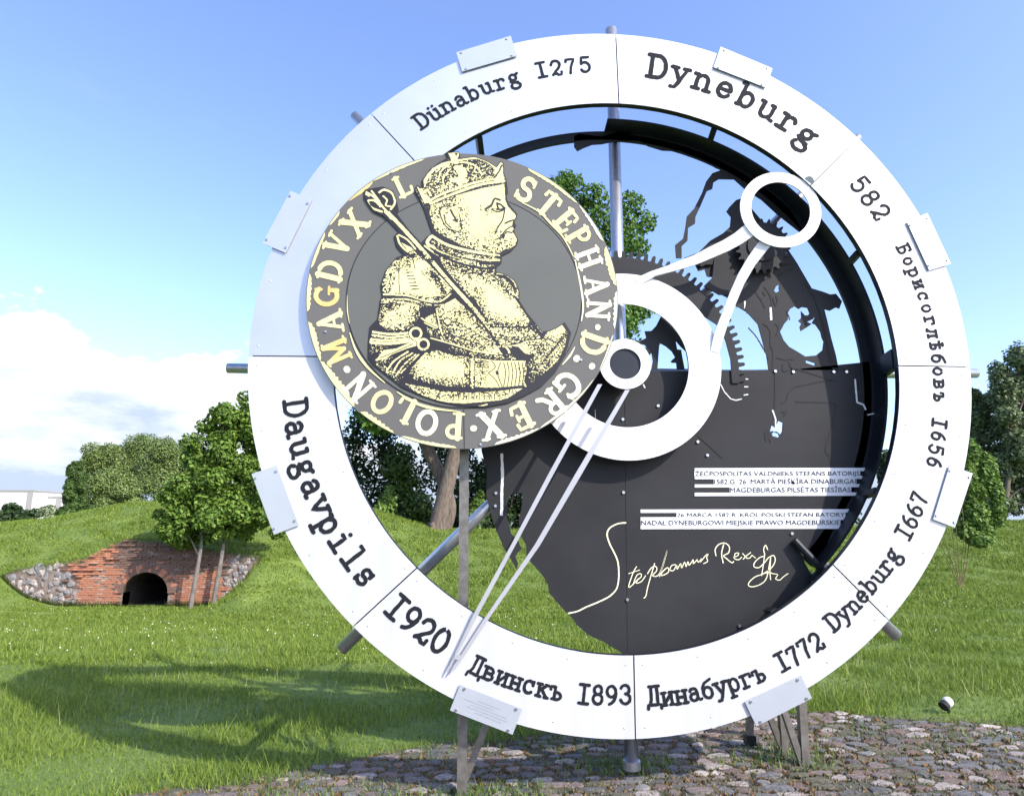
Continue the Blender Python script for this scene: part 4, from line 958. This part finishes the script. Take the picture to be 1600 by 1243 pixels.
    # royal signature
    sig = [([(760,436),(725,440),(690,455),(672,475),(668,500),(680,540),(700,580),(718,620),(725,660),(725,720),(715,765),(690,795),(660,815),(610,838),(560,858),(520,878),(475,888)],8),
           ([(815,655),(800,680),(785,720),(776,750),(780,758),(800,740),(825,715)],5),([(775,690),(830,672)],4),([(800,738),(815,700),(835,690),(838,705),(820,722),(815,738),(840,728),(860,700)],5),
           ([(905,640),(890,690),(870,760),(862,800),(852,812)],5.5),([(870,690),(890,660),(912,655),(915,675),(895,700),(930,690),(968,572),(950,640),(928,706),(945,680),(970,660),(975,680),(955,695),(935,700)],5.5),
           ([(1010,645),(990,650),(982,672),(1000,674),(1015,648),(1018,668),(1035,640),(1040,662),(1055,632),(1062,655),(1072,630),(1078,648),(1098,620),(1098,640),(1118,620)],5),([(1118,625),(1125,632),(1140,615),(1132,634),(1150,612),(1160,600),(1172,592),(1165,610),(1170,628),(1150,640)],5),
           ([(1250,545),(1240,590),(1248,636)],6),([(1212,600),(1208,570),(1225,545),(1255,537),(1278,555),(1275,585),(1250,600),(1265,615),(1290,635),(1300,630)],6),
           ([(1300,610),(1320,600),(1325,588),(1308,590),(1305,615),(1325,620),(1340,608)],5),([(1345,590),(1355,600),(1365,612),(1380,612),(1392,598)],5),([(1385,585),(1365,600),(1348,618)],5),([(1392,598),(1410,612)],4),
           ([(1470,570),(1460,548),(1450,570),(1455,600),(1430,610),(1405,635),(1402,655),(1425,660),(1450,640),(1475,610),(1500,600),(1508,625),(1490,660),(1450,690),(1410,705),(1380,730),(1375,750),(1400,755),(1440,740),(1465,710),(1480,640),(1485,610)],5.5),
           ([(1455,600),(1448,650),(1440,700)],5),([(1485,620),(1482,680),(1485,720)],5),([(1440,690),(1480,685),(1495,690),(1520,695),(1510,715),(1530,722),(1550,705),(1572,690)],5)]
    V = []; Fc = []
    for pts, w in sig:
        v, f = ribbon([Vector((*ZL(q.x, q.y), 0)) for q in smooth_pts([(p[0], p[1], 0) for p in pts], 5)], w/3.2*.92, .12, 0, random); k = len(V); KZ[0] = (KZ[0]+1) % 12
        V += [P(q.x, q.y, DB+.0025+KZ[0]*.00006) for q in v]; Fc += [tuple(i+k for i in g) for g in f]
    mesh('signature', V, Fc, M_CREAMW, mon)
back()
# ---------------------------------------------------------------- medallion
DM = .055
MC = (722, 470.5); MRX, MRY = 244, 230.5
def MP(px, py, d=0.0): return P(px, py, DM+d)
def el(a, f=1.0, n=None): return (MC[0]+MRX*f*math.sin(a), MC[1]-MRY*f*math.cos(a))
med = plate('medallion', [[MP(*el(2*math.pi*k/120)) for k in range(120)]], .014, M_MED, mon)
med['label'] = 'dark grey round coin medallion with cream letters round a crowned man in profile'
def medallion():
    ic = (725, 470); ie = [(ic[0]+183.5*math.cos(2*math.pi*k/96), ic[1]+167*math.sin(2*math.pi*k/96)) for k in range(96)]
    plate('medallion_field', [[MP(*p, .004) for p in ie]], .0035, M_MED2, med)
    v, f = ribbon([Vector((*p, 0)) for p in ie+[ie[0]]], 1.3, 0); mesh('field_joint', [MP(q.x, q.y, .0046) for q in v], f, M_SLOT, med)
    v, f = ribbon([Vector((724.5,640,0)), Vector((725.5,700,0))], 1.2, 0); mesh('plate_joint', [MP(q.x, q.y, .0012) for q in v], f, M_SLOT, med)
    R = random.Random(11)
    def rim(a0, a1, f0, wmin, wmax, m, scallop=0, name='rim_beading'):
        n = max(6, int((a1-a0)/1.0)); o1 = []; o2 = []
        for i in range(n+1):
            t = i/n; a = (a0+(a1-a0)*t)*D2R; e = math.sin(math.pi*t)**.4 if 0 < t < 1 else 0.0
            w = (wmin+(wmax-wmin)*(.5+.5*math.sin(a*7+a0)))*e*(1+R.uniform(-.12, .12)) + scallop*(i % 2)*e
            o1.append(el(a, f0)); b = el(a, f0); k = 1-w/240; o2.append((MC[0]+(b[0]-MC[0])*k, MC[1]+(b[1]-MC[1])*k))
        V = [MP(*p, .0025) for p in o1]+[MP(*p, .0025) for p in o2]; n1 = len(o1)
        mesh(name, V, [(i, i+n1, i+1+n1, i+1) for i in range(n1-1)], m, med)
    for a0, a1, wa, wb, m, s in [(25,48,4,7,M_CREAM,.8),(49,66,3,6,M_CREAMW,1),(68,84,4,8,M_CREAM,2),(86,101,3,6,M_CREAMW,2),(103,118,1.5,3,M_CREAMW,0),(122,150,2,4,M_CREAMW,0),(150,168,3,6,M_CREAMW,2),(182,203,4,9,M_CREAM,1),(206,221,3,9,M_CREAM,3),(224,246,4,9,M_CREAM,3),(246,262,4,8,M_CREAM,2),(266,281,5,7,M_CREAM,2),(283,298,4,8,M_CREAM,0),(301,308,3,9,M_CREAM,0),(313,325,2,7,M_CREAM_REFL,0),(325,346,2,4,M_CREAM,0)]:
        rim(a0, a1, .995, wa, wb, m, s)
    def arcline(pts, w, m, tp=.7): 
        v, f = ribbon([Vector((q.x, q.y, 0)) for q in smooth_pts([(p[0], p[1], 0) for p in pts], 6)], w, 0, tp); mesh('inner_beading', [MP(q.x, q.y, .0050) for q in v], f, m, med)
    Z1 = lambda x, y: (460+x/2.4865, 220+y/2.4865)
    arcline([Z1(885,240),Z1(950,275),Z1(1000,325),Z1(1045,375),Z1(1085,450)], 3.6, M_CREAM)
    arcline([Z1(1090,460),Z1(1112,560),Z1(1122,640),Z1(1115,700)], 3.2, M_CREAMW, .5)
    arcline([Z1(1090,800),Z1(1070,835),Z1(1040,870)], 3.4, M_CREAMW)
    arcline([Z1(205,600),Z1(206,660),Z1(214,710)], 1.6, M_CREAM)
    arcline([Z1(215,745),Z1(240,815),Z1(285,880),Z1(352,940)], 4.4, M_CREAM)
    arcline([Z1(398,974),Z1(470,1018),Z1(550,1040),Z1(634,1050)], 4.6, M_CREAM)
    # roman capitals: (stroke, width)
    T, t_ = .24, .11
    def s_(x, y, l=.16): return ([(x-l, y), (x+l, y)], t_)
    RM = {
     'L': [([(-.2,0),(-.2,1)],T), s_(-.2,1), ([(-.38,.03),(.3,.03),(.34,.3)],t_*1.3)],
     'S': [(A(0,.74,.25,.24,35,240)+A(0,.26,.28,.25,70,-150),T*.85), ([(.24,.98),(.26,.72)],t_), ([(-.29,.02),(-.3,.3)],t_)],
     'T': [([(0,0),(0,1)],T), ([(-.36,.76),(-.34,.97),(.34,.97),(.38,.76)],t_*1.4), s_(0,0,.2)],
     'E': [([(-.16,0),(-.16,1)],T), ([(-.32,.98),(.28,.98),(.32,.76)],t_*1.3), ([(-.32,.03),(.3,.03),(.36,.26)],t_*1.3), ([(-.1,.52),(.2,.52)],t_*1.2), ([(.2,.64),(.2,.4)],t_)],
     'P': [([(-.18,0),(-.18,1)],T), s_(-.18,0,.2), (A(.0,.74,.26,.24,100,-110),T*.7), ([(-.34,.98),(.0,.98)],t_)],
     'H': [([(-.26,0),(-.26,1)],T*.9), ([(.26,0),(.26,1)],T*.9), ([(-.2,.52),(.2,.52)],t_*1.2), s_(-.26,0), s_(.26,0), s_(-.26,1), s_(.26,1)],
     'A': [([(-.3,0),(0,1)],t_*1.3), ([(0,1),(.3,0)],T*.95), ([(-.18,.34),(.18,.34)],t_), s_(-.32,0,.14), s_(.32,0,.16)],
     'N': [([(-.28,0),(-.28,1)],t_*1.5), ([(-.28,1),(.28,.02)],T*.95), ([(.28,0),(.28,1)],t_*1.5), s_(-.28,0), s_(.28,1), s_(-.32,1,.12)],
     'D': [([(-.26,0),(-.26,1)],T), (A(-.06,.5,.4,.47,82,-82),T*.85), ([(-.4,.97),(0,.97)],t_), ([(-.4,.03),(0,.03)],t_)],
     'G': [(A(.04,.5,.38,.46,45,300),T*.85), ([(.28,.36),(.28,.04)],T*.8), s_(.26,.4,.16), ([(.3,.98),(.3,.72)],t_)],
     'R': [([(-.22,0),(-.22,1)],T), s_(-.22,0,.17), (A(-.02,.75,.26,.22,100,-100),T*.7), ([(-.38,.98),(0,.98)],t_), ([(.0,.52),(.22,.12),(.4,.02)],T*.8)],
     'X': [([(-.3,1),(.3,0)],T), ([(.3,1),(-.3,0)],t_*1.6), s_(-.3,1,.15), s_(.32,1,.13), s_(-.3,0,.13), s_(.32,0,.15)],
     'O': [(A(0,.5,.36,.46,0,360,20),T*.85)],
     'M': [([(-.34,0),(-.34,1)],t_*1.5), ([(-.34,1),(0,.15)],T*.8), ([(0,.15),(.34,1)],t_*1.5), ([(.34,1),(.34,0)],T*.9), s_(-.36,0,.12), s_(.36,0,.15), s_(-.38,1,.1), s_(.38,1,.1)],
     'V': [([(-.28,1),(0,0)],T), ([(0,0),(.28,1)],t_*1.4), s_(-.3,1,.15), s_(.3,1,.13)],
     '.': [([(-.02,.5),(.02,.5)],.3)]}
    LT = [('S',822,296,36,0),('T',857,319,35,0),('E',884,344,34,0),('P',905,370,34,0),('H',920,403,34,1),('A',932,446,34,1),('N',935,484,34,1),('.',934,511,28,1),('D',927,537,38,0),('.',901,560,34,1),('.',925,572,32,1),('G',888,601,40,1),('R',863,630,38,1),('E',816,650,38,0),('X',768,664,40,1),('.',740,669,32,1),('P',709,665,38,0),('O',667,660,38,1),('L',633,640,36,0),('O',597,628,36,0),('N',561,604,38,1),('.',542,577,34,1),('M',526,549,36,2),('A',516,503,36,0),('G',510,463,36,2),('D',516,423,36,0),('V',527,381,34,0),('X',554,349,36,0),('L',630,290,31,0)]
    for ch, px, py, h, mi in LT:
        o_ = Vector(((px-MC[0])/MRX, (py-MC[1])/MRY)).normalized(); upv = Vector((o_.x, o_.y)); rt = Vector((-upv.y, upv.x))      # picture coords, y down
        V = []; Fc = []
        for st, w in RM[ch]:
            v, f = ribbon(st, w, .06, 0, R); k = len(V); KZ[0] = (KZ[0]+1) % 12
            for q in v:
                x, y = px+rt.x*q.x*h+upv.x*(q.y-.5)*h, py+rt.y*q.x*h+upv.y*(q.y-.5)*h; V.append(MP(x, y, .0026+KZ[0]*.00007))
            Fc += [tuple(i+k for i in g) for g in f]
        mesh('letter_dot' if ch == '.' else 'letter', V, Fc, (M_CREAM, M_CREAMW, M_CREAM_REFL)[mi], med)
    # ---- portrait: a dark relief plate carrying an engraved cream image (a fine raster of raised enamel cells)
    S1 = [(590,45),(640,42),(645,68),(700,60),(750,78),(785,100),(800,80),(812,85),(815,130),(824,150),(830,200),(824,215),(830,240),(866,285),(862,300),(854,315),(862,330),(854,345),(858,365),(870,385),(864,405),(843,428),(806,447),(804,475),(786,490),(784,508),(822,518),(857,543),(874,580),(874,620),(904,668),(938,708),(963,740),(985,738),(1018,725),(1050,704),(1076,745),(1069,772),(1062,802),(1042,852),(1012,902),(962,952),(900,987),(830,1017),(740,1034),(640,1028),(560,1012),(500,992),(420,958),(350,903),(308,872),(287,842),(288,780),(294,720),(324,690),(334,620),(341,600),(336,560),(356,500),(396,453),(425,442),(398,412),(387,370),(405,352),(347,292),(308,274),(287,247),(272,220),(272,190),(308,183),(345,178),(382,193),(397,228),(404,265),(400,285),(443,343),(492,396),(517,370),(536,358),(530,340),(516,300),(506,270),(486,225),(466,190),(476,172),(498,183),(498,150),(527,110),(568,80),(598,65)]
    rel = plate('portrait_relief', [[MP(*Z1(*p), .012) for p in S1]], .0085, M_RELIEF, med)
    x0, y0, x1, y1, SS = 566, 236, 896, 640, 1.5
    W_, H_ = int((x1-x0)*SS), int((y1-y0)*SS)
    yy, xx = np.mgrid[0:H_, 0:W_]; XX = x0+(xx+.5)/SS; YY = y0+(yy+.5)/SS
    img = np.zeros((H_, W_), bool); nz = rng.random((H_//2+3, W_//2+3))
    nzf = np.kron(nz, np.ones((2, 2)))[:H_, :W_]*.85+rng.random((H_, W_))*.15
    nzf = (nzf + np.roll(nzf, 1, 0) + np.roll(nzf, 1, 1) + np.roll(nzf, (1, 1), (0, 1)))/4
    rk = np.argsort(np.argsort(nzf.ravel())).reshape(nzf.shape)/nzf.size
    def inside(pts):
        c = np.zeros((H_, W_), bool); n = len(pts)
        for i in range(n):
            (ax, ay), (bx, by) = pts[i], pts[i-1]
            if ay == by: continue
            c ^= ((ay > YY) != (by > YY)) & (XX < (bx-ax)*(YY-ay)/(by-ay)+ax)
        return c
    def dist(pts):
        d = np.full((H_, W_), 1e9)
        for (ax, ay), (bx, by) in zip(pts, pts[1:]):
            L2 = (bx-ax)**2+(by-ay)**2 or 1e-9; t = np.clip(((XX-ax)*(bx-ax)+(YY-ay)*(by-ay))/L2, 0, 1)
            d = np.minimum(d, np.hypot(XX-ax-t*(bx-ax), YY-ay-t*(by-ay)))
        return d
    zz = {1: Z1, 2: lambda x, y: (540+x/5.18, 220+y/5.18), 3: lambda x, y: (540+x/4.2105, 440+y/4.2105)}
    def cv(z, pts, sm=True):
        q = [zz[z](*p) for p in pts]
        return [(v.x, v.y) for v in smooth_pts([(a, b, 0) for a, b in q], 4)] if sm and len(q) > 2 else q
    def cream(z, pts):
        nonlocal img; img |= inside([zz[z](*p) for p in pts])
    def dark(z, pts):
        nonlocal img; img &= ~inside([zz[z](*p) for p in pts])
    def cl(z, w, *pts):
        nonlocal img; img |= dist(cv(z, pts)) < w/2
    def dl(z, w, *pts):
        nonlocal img; img &= ~(dist(cv(z, pts)) < w/2)
    def st(z, r, dens, *pts):                       # engraver's stipple fading away from a line
        nonlocal img; d = dist(cv(z, pts)); img &= ~(rk < np.clip(1-d/r, 0, 1)**1.35*dens*1.0)
    def cst(z, r, dens, *pts):
        nonlocal img; d = dist(cv(z, pts)); img |= (rk > 1-np.clip(1-d/r, 0, 1)*dens)
    # body masses
    cream(3, [(245,70),(240,0),(262,-70),(310,-130),(380,-165),(460,-172),(540,-150),(620,-90),(690,-20),(700,50),(660,90),(600,135),(500,125),(330,90)])       # shoulder puff
    cream(3, [(240,150),(330,150),(480,150),(490,220),(440,300),(380,320),(270,320),(215,270),(220,200)])                               # upper arm
    cream(3, [(590,180),(720,110),(860,240),(940,300),(1150,300),(1240,310),(1290,390),(1300,470),(1180,480),(1060,420),(1010,400),(1240,320),(1200,240),(1100,90),(1000,0),(940,-60),(820,-180),(760,-170),(690,-60),(800,20),(1010,400),(1000,470),(850,470),(640,400),(560,350)])
    cream(3, [(930,250),(1150,290),(1245,310),(1285,370),(1300,430),(1285,475),(1180,470),(1100,430),(1010,400)])
    cream(3, [(640,190),(720,120),(780,160),(900,300),(1000,410),(980,465),(850,465),(700,430),(600,390),(520,240),(590,200)])             # breast under the arm
    cream(3, [(440,560),(520,470),(600,450),(700,480),(830,500),(1010,520),(1190,520),(1190,690),(1000,700),(830,690),(700,690),(560,670),(450,640),(410,590)])   # forearm
    cream(3, [(390,670),(560,700),(620,720),(830,730),(1050,715),(1180,690),(1100,745),(1050,775),(900,790),(780,800),(600,790),(480,740)])
    cream(1, [(950,790),(985,740),(1040,715),(1060,745),(1050,800),(1020,860),(960,910),(940,880),(930,840)])
    cream(2, [(760,930),(900,960),(1080,1010),(1205,1030),(1215,1090),(1300,1120),(1370,1210),(1400,1250),(1000,1260),(860,1100),(780,1000)])                     # neck to breast
    # face and neck
    cream(2, [(680,530),(800,475),(900,440),(1100,385),(1285,350),(1292,480),(1312,530),(1368,590),(1385,620),(1370,642),(1352,655),(1347,690),(1362,715),(1347,732),(1368,760),(1388,792),(1376,840),(1330,872),(1250,905),(1200,915),(1100,900),(950,850),(850,800),(760,750),(715,720),(700,660),(680,600)])
    st(2, 10, .85, (1340,875),(1200,915),(1000,880),(850,815),(740,740),(700,660),(670,560),(700,500),(800,470)); st(2, 26, .45, (1330,870),(1180,880),(980,830),(840,740)); st(2, 26, .5, (690,640),(740,540),(860,480)); st(2, 20, .4, (960,560),(950,700),(960,800))
    st(2, 14, .35, (1120,560),(1200,560)); st(2, 16, .4, (1200,740),(1300,800),(1240,840))
    dl(2, 3.2, (1130,555),(1180,520),(1205,470),(1250,480)); dl(2, 2.2, (1180,555),(1230,575),(1280,560)); dl(2, 3, (1225,505),(1260,520),(1280,545),(1240,555),(1225,505)); dl(2, 2.2, (1290,540),(1270,640),(1230,700),(1220,740)); dl(2, 2.6, (1370,640),(1330,650),(1290,668)); dl(2, 2, (1350,690),(1300,720),(1250,780),(1210,800)); dl(2, 2.2, (1345,745),(1300,740),(1260,790))
    dl(2, 2, (760,560),(800,530),(880,545),(925,620),(935,720),(880,730),(810,690),(770,610),(760,560)); dl(2, 3, (850,560),(870,600),(900,650)); cl(2, 1.6, (830,570),(855,540),(900,560),(920,640)); dl(2, 2, (800,600),(810,660),(850,700)); dl(2, 2.4, (870,640),(905,655))
    # crown
    cl(2, 4.5, (690,505),(800,455),(950,400),(1100,350),(1280,325)); cl(2, 3.5, (668,495),(760,440),(900,385),(1080,330),(1278,300)); dl(2, 1.3, (685,495),(800,445),(950,385),(1100,338),(1280,312))
    cl(2, 3, (620,390),(640,320),(700,240),(780,190),(860,170),(960,150),(1060,140),(1150,170),(1210,220)); cl(2, 2.2, (640,370),(670,290),(740,220),(840,190)); cl(2, 2.4, (930,175),(1000,180),(1070,220),(1110,290)); cl(2, 2, (750,330),(770,250),(830,200)); cl(2, 2, (800,380),(790,300),(850,230))
    cst(2, 26, .34, (680,420),(740,320),(850,260),(960,230),(1100,230),(1200,260)); cst(2, 18, .45, (720,400),(900,350),(1100,290)); cst(2, 12, .4, (660,400),(720,260),(800,210))
    cream(2, [(880,200),(930,200),(970,230),(985,280),(960,300),(1000,320),(975,345),(940,330),(950,370),(920,370),(900,340),(850,330),(835,305),(880,300),(920,290),(895,250)])
    cream(2, [(830,100),(925,95),(905,150),(925,180),(890,190),(860,180),(850,140)]); dark(2, [(880,100),(910,100),(895,125)])
    cream(2, [(575,370),(620,400),(690,470),(660,500),(640,510),(600,420)]); cl(2, 3, (620,420),(660,400),(690,440)); cream(2, [(1210,190),(1275,170),(1278,320),(1200,320),(1230,280),(1190,260),(1215,230)]); dl(2, 2.4, (1200,300),(1240,250),(1262,200)); dl(2, 2, (1100,300),(1130,260),(1180,280))
    for x, y in ((640,430),(750,380),(830,350),(780,405),(1050,300),(1120,270),(1160,300),(860,370)): cl(2, 3, (x-8,y),(x,y-10),(x+10,y)); dl(2, 1.5, (x,y),(x+12,y+3))
    # collar
    for k, (w, pts) in enumerate([(4,[(700,770),(820,840),(1000,890),(1240,930)]),(3.5,[(660,830),(800,910),(1000,960),(1240,965)]),(2.5,[(640,850),(760,930),(960,1000),(1200,1010)]),(5,[(690,775),(660,820),(680,850)])]): cl(2, w, *pts)
    dl(2, 3.5, (700,800),(860,880),(1080,925),(1240,940)); dl(2, 3, (740,870),(900,935),(1100,975),(1230,985)); dl(2, 3.5, (720,900),(900,985),(1100,1030),(1190,1030)); cst(2, 7, .4, (720,830),(900,915),(1200,950))
    st(2, 24, .8, (800,960),(1000,1040),(1190,1060)); st(2, 20, .5, (800,1000),(900,1120),(1000,1240))
    cl(2, 1.8, (1215,1075),(1290,1085),(1360,1140),(1400,1240)); dl(2, 2, (1210,1090),(1280,1100),(1340,1150),(1375,1240)); st(2, 20, .75, (1230,1120),(1330,1220))
    # scepter
    dl(1, 9, (350,270),(440,370),(520,460),(600,545),(700,660),(815,810)); cl(1, 5.5, (365,280),(440,360),(520,450),(600,545),(700,655),(810,795)); dl(1, 1, (500,440),(600,555),(700,668),(800,795))
    cl(1, 3.2, (340,275),(300,260),(285,235),(310,232),(335,255)); cl(1, 3.2, (330,200),(350,190),(380,205),(390,240),(375,265)); cl(1, 3, (280,200),(305,215),(330,240),(350,265),(365,280)); cl(1, 2.6, (300,195),(330,235)); cl(1, 2.4, (345,215),(360,230),(355,250),(375,255)); cl(1, 2.2, (290,215),(275,205)); cl(1, 5, (355,275),(378,300)); cl(1, 4, (425,345),(440,365))
    cl(1, 3, (400,370),(410,400),(440,430),(490,450),(520,455)); cl(1, 2.4, (405,365),(440,385),(470,420)); cream(1, [(415,395),(440,425),(480,445),(455,415)])
    cl(1, 3, (790,800),(815,795),(835,820),(825,835),(800,825),(790,800)); dl(1, 3, (805,808),(820,815))
    # shading of shoulder, arm, breast
    st(3, 10, .8, (250,80),(240,0),(262,-70),(320,-140),(460,-175),(560,-140)); st(3, 20, .5, (260,60),(290,-60),(400,-130)); st(3, 14, .75, (600,130),(650,60),(600,-20),(560,-60)); st(3, 9, .6, (330,80),(480,110),(620,110))
    for ab in (((360,-150),(350,-60),(355,70)), ((440,-165),(455,-90)), ((400,-160),(410,-110)), ((500,-70),(520,-40))): dl(3, 1.3, *ab)
    for k in range(6): dl(3, 1.6, (400+6*k, -60+22*k), (440+8*k, -62+22*k))
    for k in range(9): dl(3, 1.8, (560+10*k, -40+15*k), (585+9*k, -60+17*k), (600+9*k, -30+16*k))
    cl(3, 2.6, (240,85),(400,90),(520,125),(620,130),(690,80)); cl(3, 2.2, (235,120),(400,115),(540,150),(640,150)); cl(3, 2, (235,140),(330,130),(500,160)); dl(3, 2.6, (240,102),(400,102),(530,138),(640,142),(700,90)); dl(3, 3.2, (240,150),(380,148)); cst(3, 6, .4, (250,128),(520,150))
    st(3, 20, .8, (215,280),(230,180),(300,160)); st(3, 22, .8, (490,180),(450,290),(380,330),(260,320)); st(3, 14, .35, (300,230),(400,220))
    # breast and folds
    st(3, 22, .7, (600,190),(640,300),(760,400),(900,430)); st(3, 16, .7, (790,180),(880,290),(1000,400)); st(3, 22, .6, (560,330),(700,390),(880,440)); st(3, 26, .5, (720,230),(760,330),(860,390)); st(3, 22, .8, (940,260),(1060,300),(1240,300)); st(3, 16, .7, (1010,350),(1140,380),(1260,350)); st(3, 18, .6, (860,60),(900,200),(950,270)); st(3, 10, .5, (1020,0),(1120,110),(1230,270))
    cl(3, 1.8, (1080,60),(1140,110),(1200,200),(1260,290),(1290,330)); dl(3, 1.6, (1130,130),(1210,240),(1270,320)); dl(3, 2, (950,300),(1100,300),(1250,300)); dl(3, 1.6, (1000,370),(1150,385),(1280,375))
    for k in range(10): dl(3, 1.5, (700+28*k, 270+16*k), (730+28*k, 262+16*k), (745+28*k, 278+16*k))
    for k in range(8): dl(3, 1.3, (640+30*k, 330+10*k), (670+30*k, 342+10*k))
    for k in range(7): dl(3, 1.3, (1010+34*k, 420+4*k-2*k*k), (1050+34*k, 410+2*k-2*k*k))
    cl(3, 2.2, (500,240),(560,280),(620,300),(640,390)); cl(3, 1.8, (600,190),(620,300)); dl(3, 1.5, (590,185),(610,300),(650,390)); dark(3, [(500,250),(600,300),(630,390),(540,350),(480,290)]); cl(3, 1.6, (520,270),(600,310)); cst(3, 8, .45, (560,320),(610,350))
    for x, y in ((670,262),(600,335),(680,360)): dl(3, 1.8, *[(x+26*math.cos(a), y+22*math.sin(a)) for a in np.linspace(0, 5.6, 9)])
    # belt line and dark gap under the breast
    dark(3, [(540,370),(700,410),(860,460),(980,480),(1100,470),(1090,420),(1140,430),(1180,470),(1230,490),(1150,510),(1010,520),(820,500),(690,470),(600,430)]); cl(3, 1.8, (560,370),(700,410),(850,455),(1000,478)); cst(3, 6, .3, (700,440),(860,480),(1100,500))
    # knot, ribbons, sleeve folds at left
    dark(3, [(165,330),(420,330),(440,420),(420,560),(380,650),(300,620),(200,560),(160,450)])
    for w, pts in ((3.2,[(180,330),(300,345),(420,335)]),(2.4,[(175,350),(300,365),(425,352)]),(3,[(165,380),(280,385),(430,375)]),(4.5,[(170,400),(300,405),(460,385)]),(2.2,[(250,490),(200,515),(260,480)]),
                   (2.6,[(440,470),(360,520),(310,600)]),(2.4,[(460,480),(390,540),(335,610)]),(2.2,[(480,480),(420,540),(365,600)]),(2.6,[(410,460),(320,520),(275,580)])): cl(3, w, *pts)
    cream(3, [(460,385),(330,440),(250,450),(200,515),(260,510),(300,480),(400,440),(470,420)]); cst(3, 14, .25, (190,430),(260,470),(250,560),(330,620)); cst(3, 9, .3, (200,370),(400,360)); dl(3, 1.3, (230,500),(330,460),(440,410))
    for c_, r in (((462,340),36),((512,412),34)):
        cp = [(c_[0]+r*math.cos(a), c_[1]+r*math.sin(a)) for a in np.linspace(0, 6.4, 14)]; cl(3, 3.4, *cp); dl(3, 1.2, *[(c_[0]+(r+11)*math.cos(a), c_[1]+(r+11)*math.sin(a)) for a in np.linspace(0, 6.4, 14)]); dl(3, 4, (c_[0]-8,c_[1]-4),(c_[0]+10,c_[1]+8))
    cream(3, [(455,375),(500,375),(490,400),(465,395)])
    # forearm
    st(3, 26, .8, (420,560),(480,650),(640,690),(820,690)); st(3, 14, .6, (520,470),(640,470),(820,510)); st(3, 14, .6, (810,520),(800,680)); dl(3, 1.5, (820,510),(812,700)); cl(3, 2.6, (838,505),(832,600),(838,710)); dl(3, 1.5, (852,520),(848,700))
    dl(3, 1.4, (960,520),(985,560),(940,600)); dl(3, 1.4, (940,600),(990,650),(1010,690)); dl(3, 1.4, (1020,530),(1000,600),(1030,690)); dark(3, [(985,590),(1005,580),(1008,612),(990,612)]); st(3, 18, .5, (870,530),(890,620),(880,690))
    for k in range(6): dl(3, 1.4, (1040+24*k, 530), (1052+24*k, 600), (1040+24*k, 690))
    for k in range(4): dl(3, 1.4, (862,525+12*k), (900,520+14*k), (940,528+12*k))
    dark(3, [(1190,500),(1230,520),(1210,560),(1240,620),(1190,690),(1175,640),(1195,580),(1180,540)]); cst(3, 10, .3, (1230,540),(1230,620))
    dl(3, 4.5, (400,650),(560,690),(700,705),(830,712),(1000,705),(1170,690)); st(3, 12, .5, (400,680),(600,745),(800,740),(1100,730)); dl(3, 1.6, (630,700),(590,780))
    for k in range(11): dl(3, 1.2, (710+34*k, 735), (708+34*k, 780-k))
    dl(3, 2, (600,800),(800,808),(950,800),(1060,770)); cl(3, 2, (700,812),(850,822),(930,806))
    # other hand with ruffle and glove
    st(3, 40, .72, (1290,430),(1340,520),(1260,600)); st(3, 22, .5, (1430,420),(1400,500),(1330,590)); st(3, 12, .6, (1320,370),(1400,380),(1460,340))
    for k in range(13): dl(3, 1.5, (1270+11*k, 560-14*k), (1300+11*k, 540-14*k), (1310+11*k, 570-15*k))
    for k in range(8): cl(3, 1.2, (1240+20*k, 590-20*k), (1270+20*k, 600-25*k))
    dl(3, 2, (1330,370),(1380,400),(1420,390)); dl(3, 2.4, (1430,340),(1470,350),(1465,300))
    sil = inside([Z1(*p) for p in S1]); edge = dist([Z1(*p) for p in S1]+[Z1(*S1[0])]) > 1.4
    img &= sil & edge
    # thin dark outline noise so edges look engraved
    V = []; Fc = []
    for j in range(H_):
        rowv = img[j]; d = np.diff(np.concatenate([[0], rowv.astype(np.int8), [0]])); s_i = np.where(d == 1)[0]; e_i = np.where(d == -1)[0]
        ya, yb = y0+j/SS, y0+(j+1)/SS
        for a, b in zip(s_i, e_i):
            if b-a < 2 and rng.random() < .5: continue
            xa, xb = x0+a/SS, x0+b/SS; k = len(V); V += [MP(xa, yb, .0132), MP(xb, yb, .0132), MP(xb, ya, .0132), MP(xa, ya, .0132)]; Fc.append((k, k+1, k+2, k+3))
    mesh('portrait_engraving', V, Fc, M_CREAM, med)
    # screws on the medallion
    for x, y in ((611,270),(509,518),(751,694),(908,562)):
        p = MP(x, y, .002); v, f = tube([p, p+Vector((0, -.005, 0))], .008, 8); mesh('screw', v, f, M_BOLT, med)
medallion()
# small white spotlight standing in the grass
def spot():
    v = ray(1485, 1134); k = -EYE/v[2]; x, y = v[0]*k, v[1]*k; z = gz(x, y)
    t = thing('ground_spotlight', (x, y, z), 'small white round spotlight low in the grass right of the monument', 'spotlight')
    bm = bmesh.new(); bmesh.ops.create_uvsphere(bm, u_segments=20, v_segments=12, radius=.042); me = bpy.data.meshes.new('head'); bm.to_mesh(me); bm.free(); me.materials.append(M_WHITE); me.shade_smooth()
    o = link('lamp_head', me, t); o.matrix_parent_inverse = Matrix(); o.location = (0, 0, .085)
    V, Fc = tube([(x-.020, y-.005, z+.075), (x-.052, y-.018, z+.055)], [.036, .040], 16); mesh('dark_cone', V, Fc, M_SLOT, t)  # black cone on the lower left of the ball
    V, Fc = tube([(x, y, z-.03), (x, y, z+.06)], .012, 8); mesh('stake', V, Fc, M_FRAME, t)
spot()
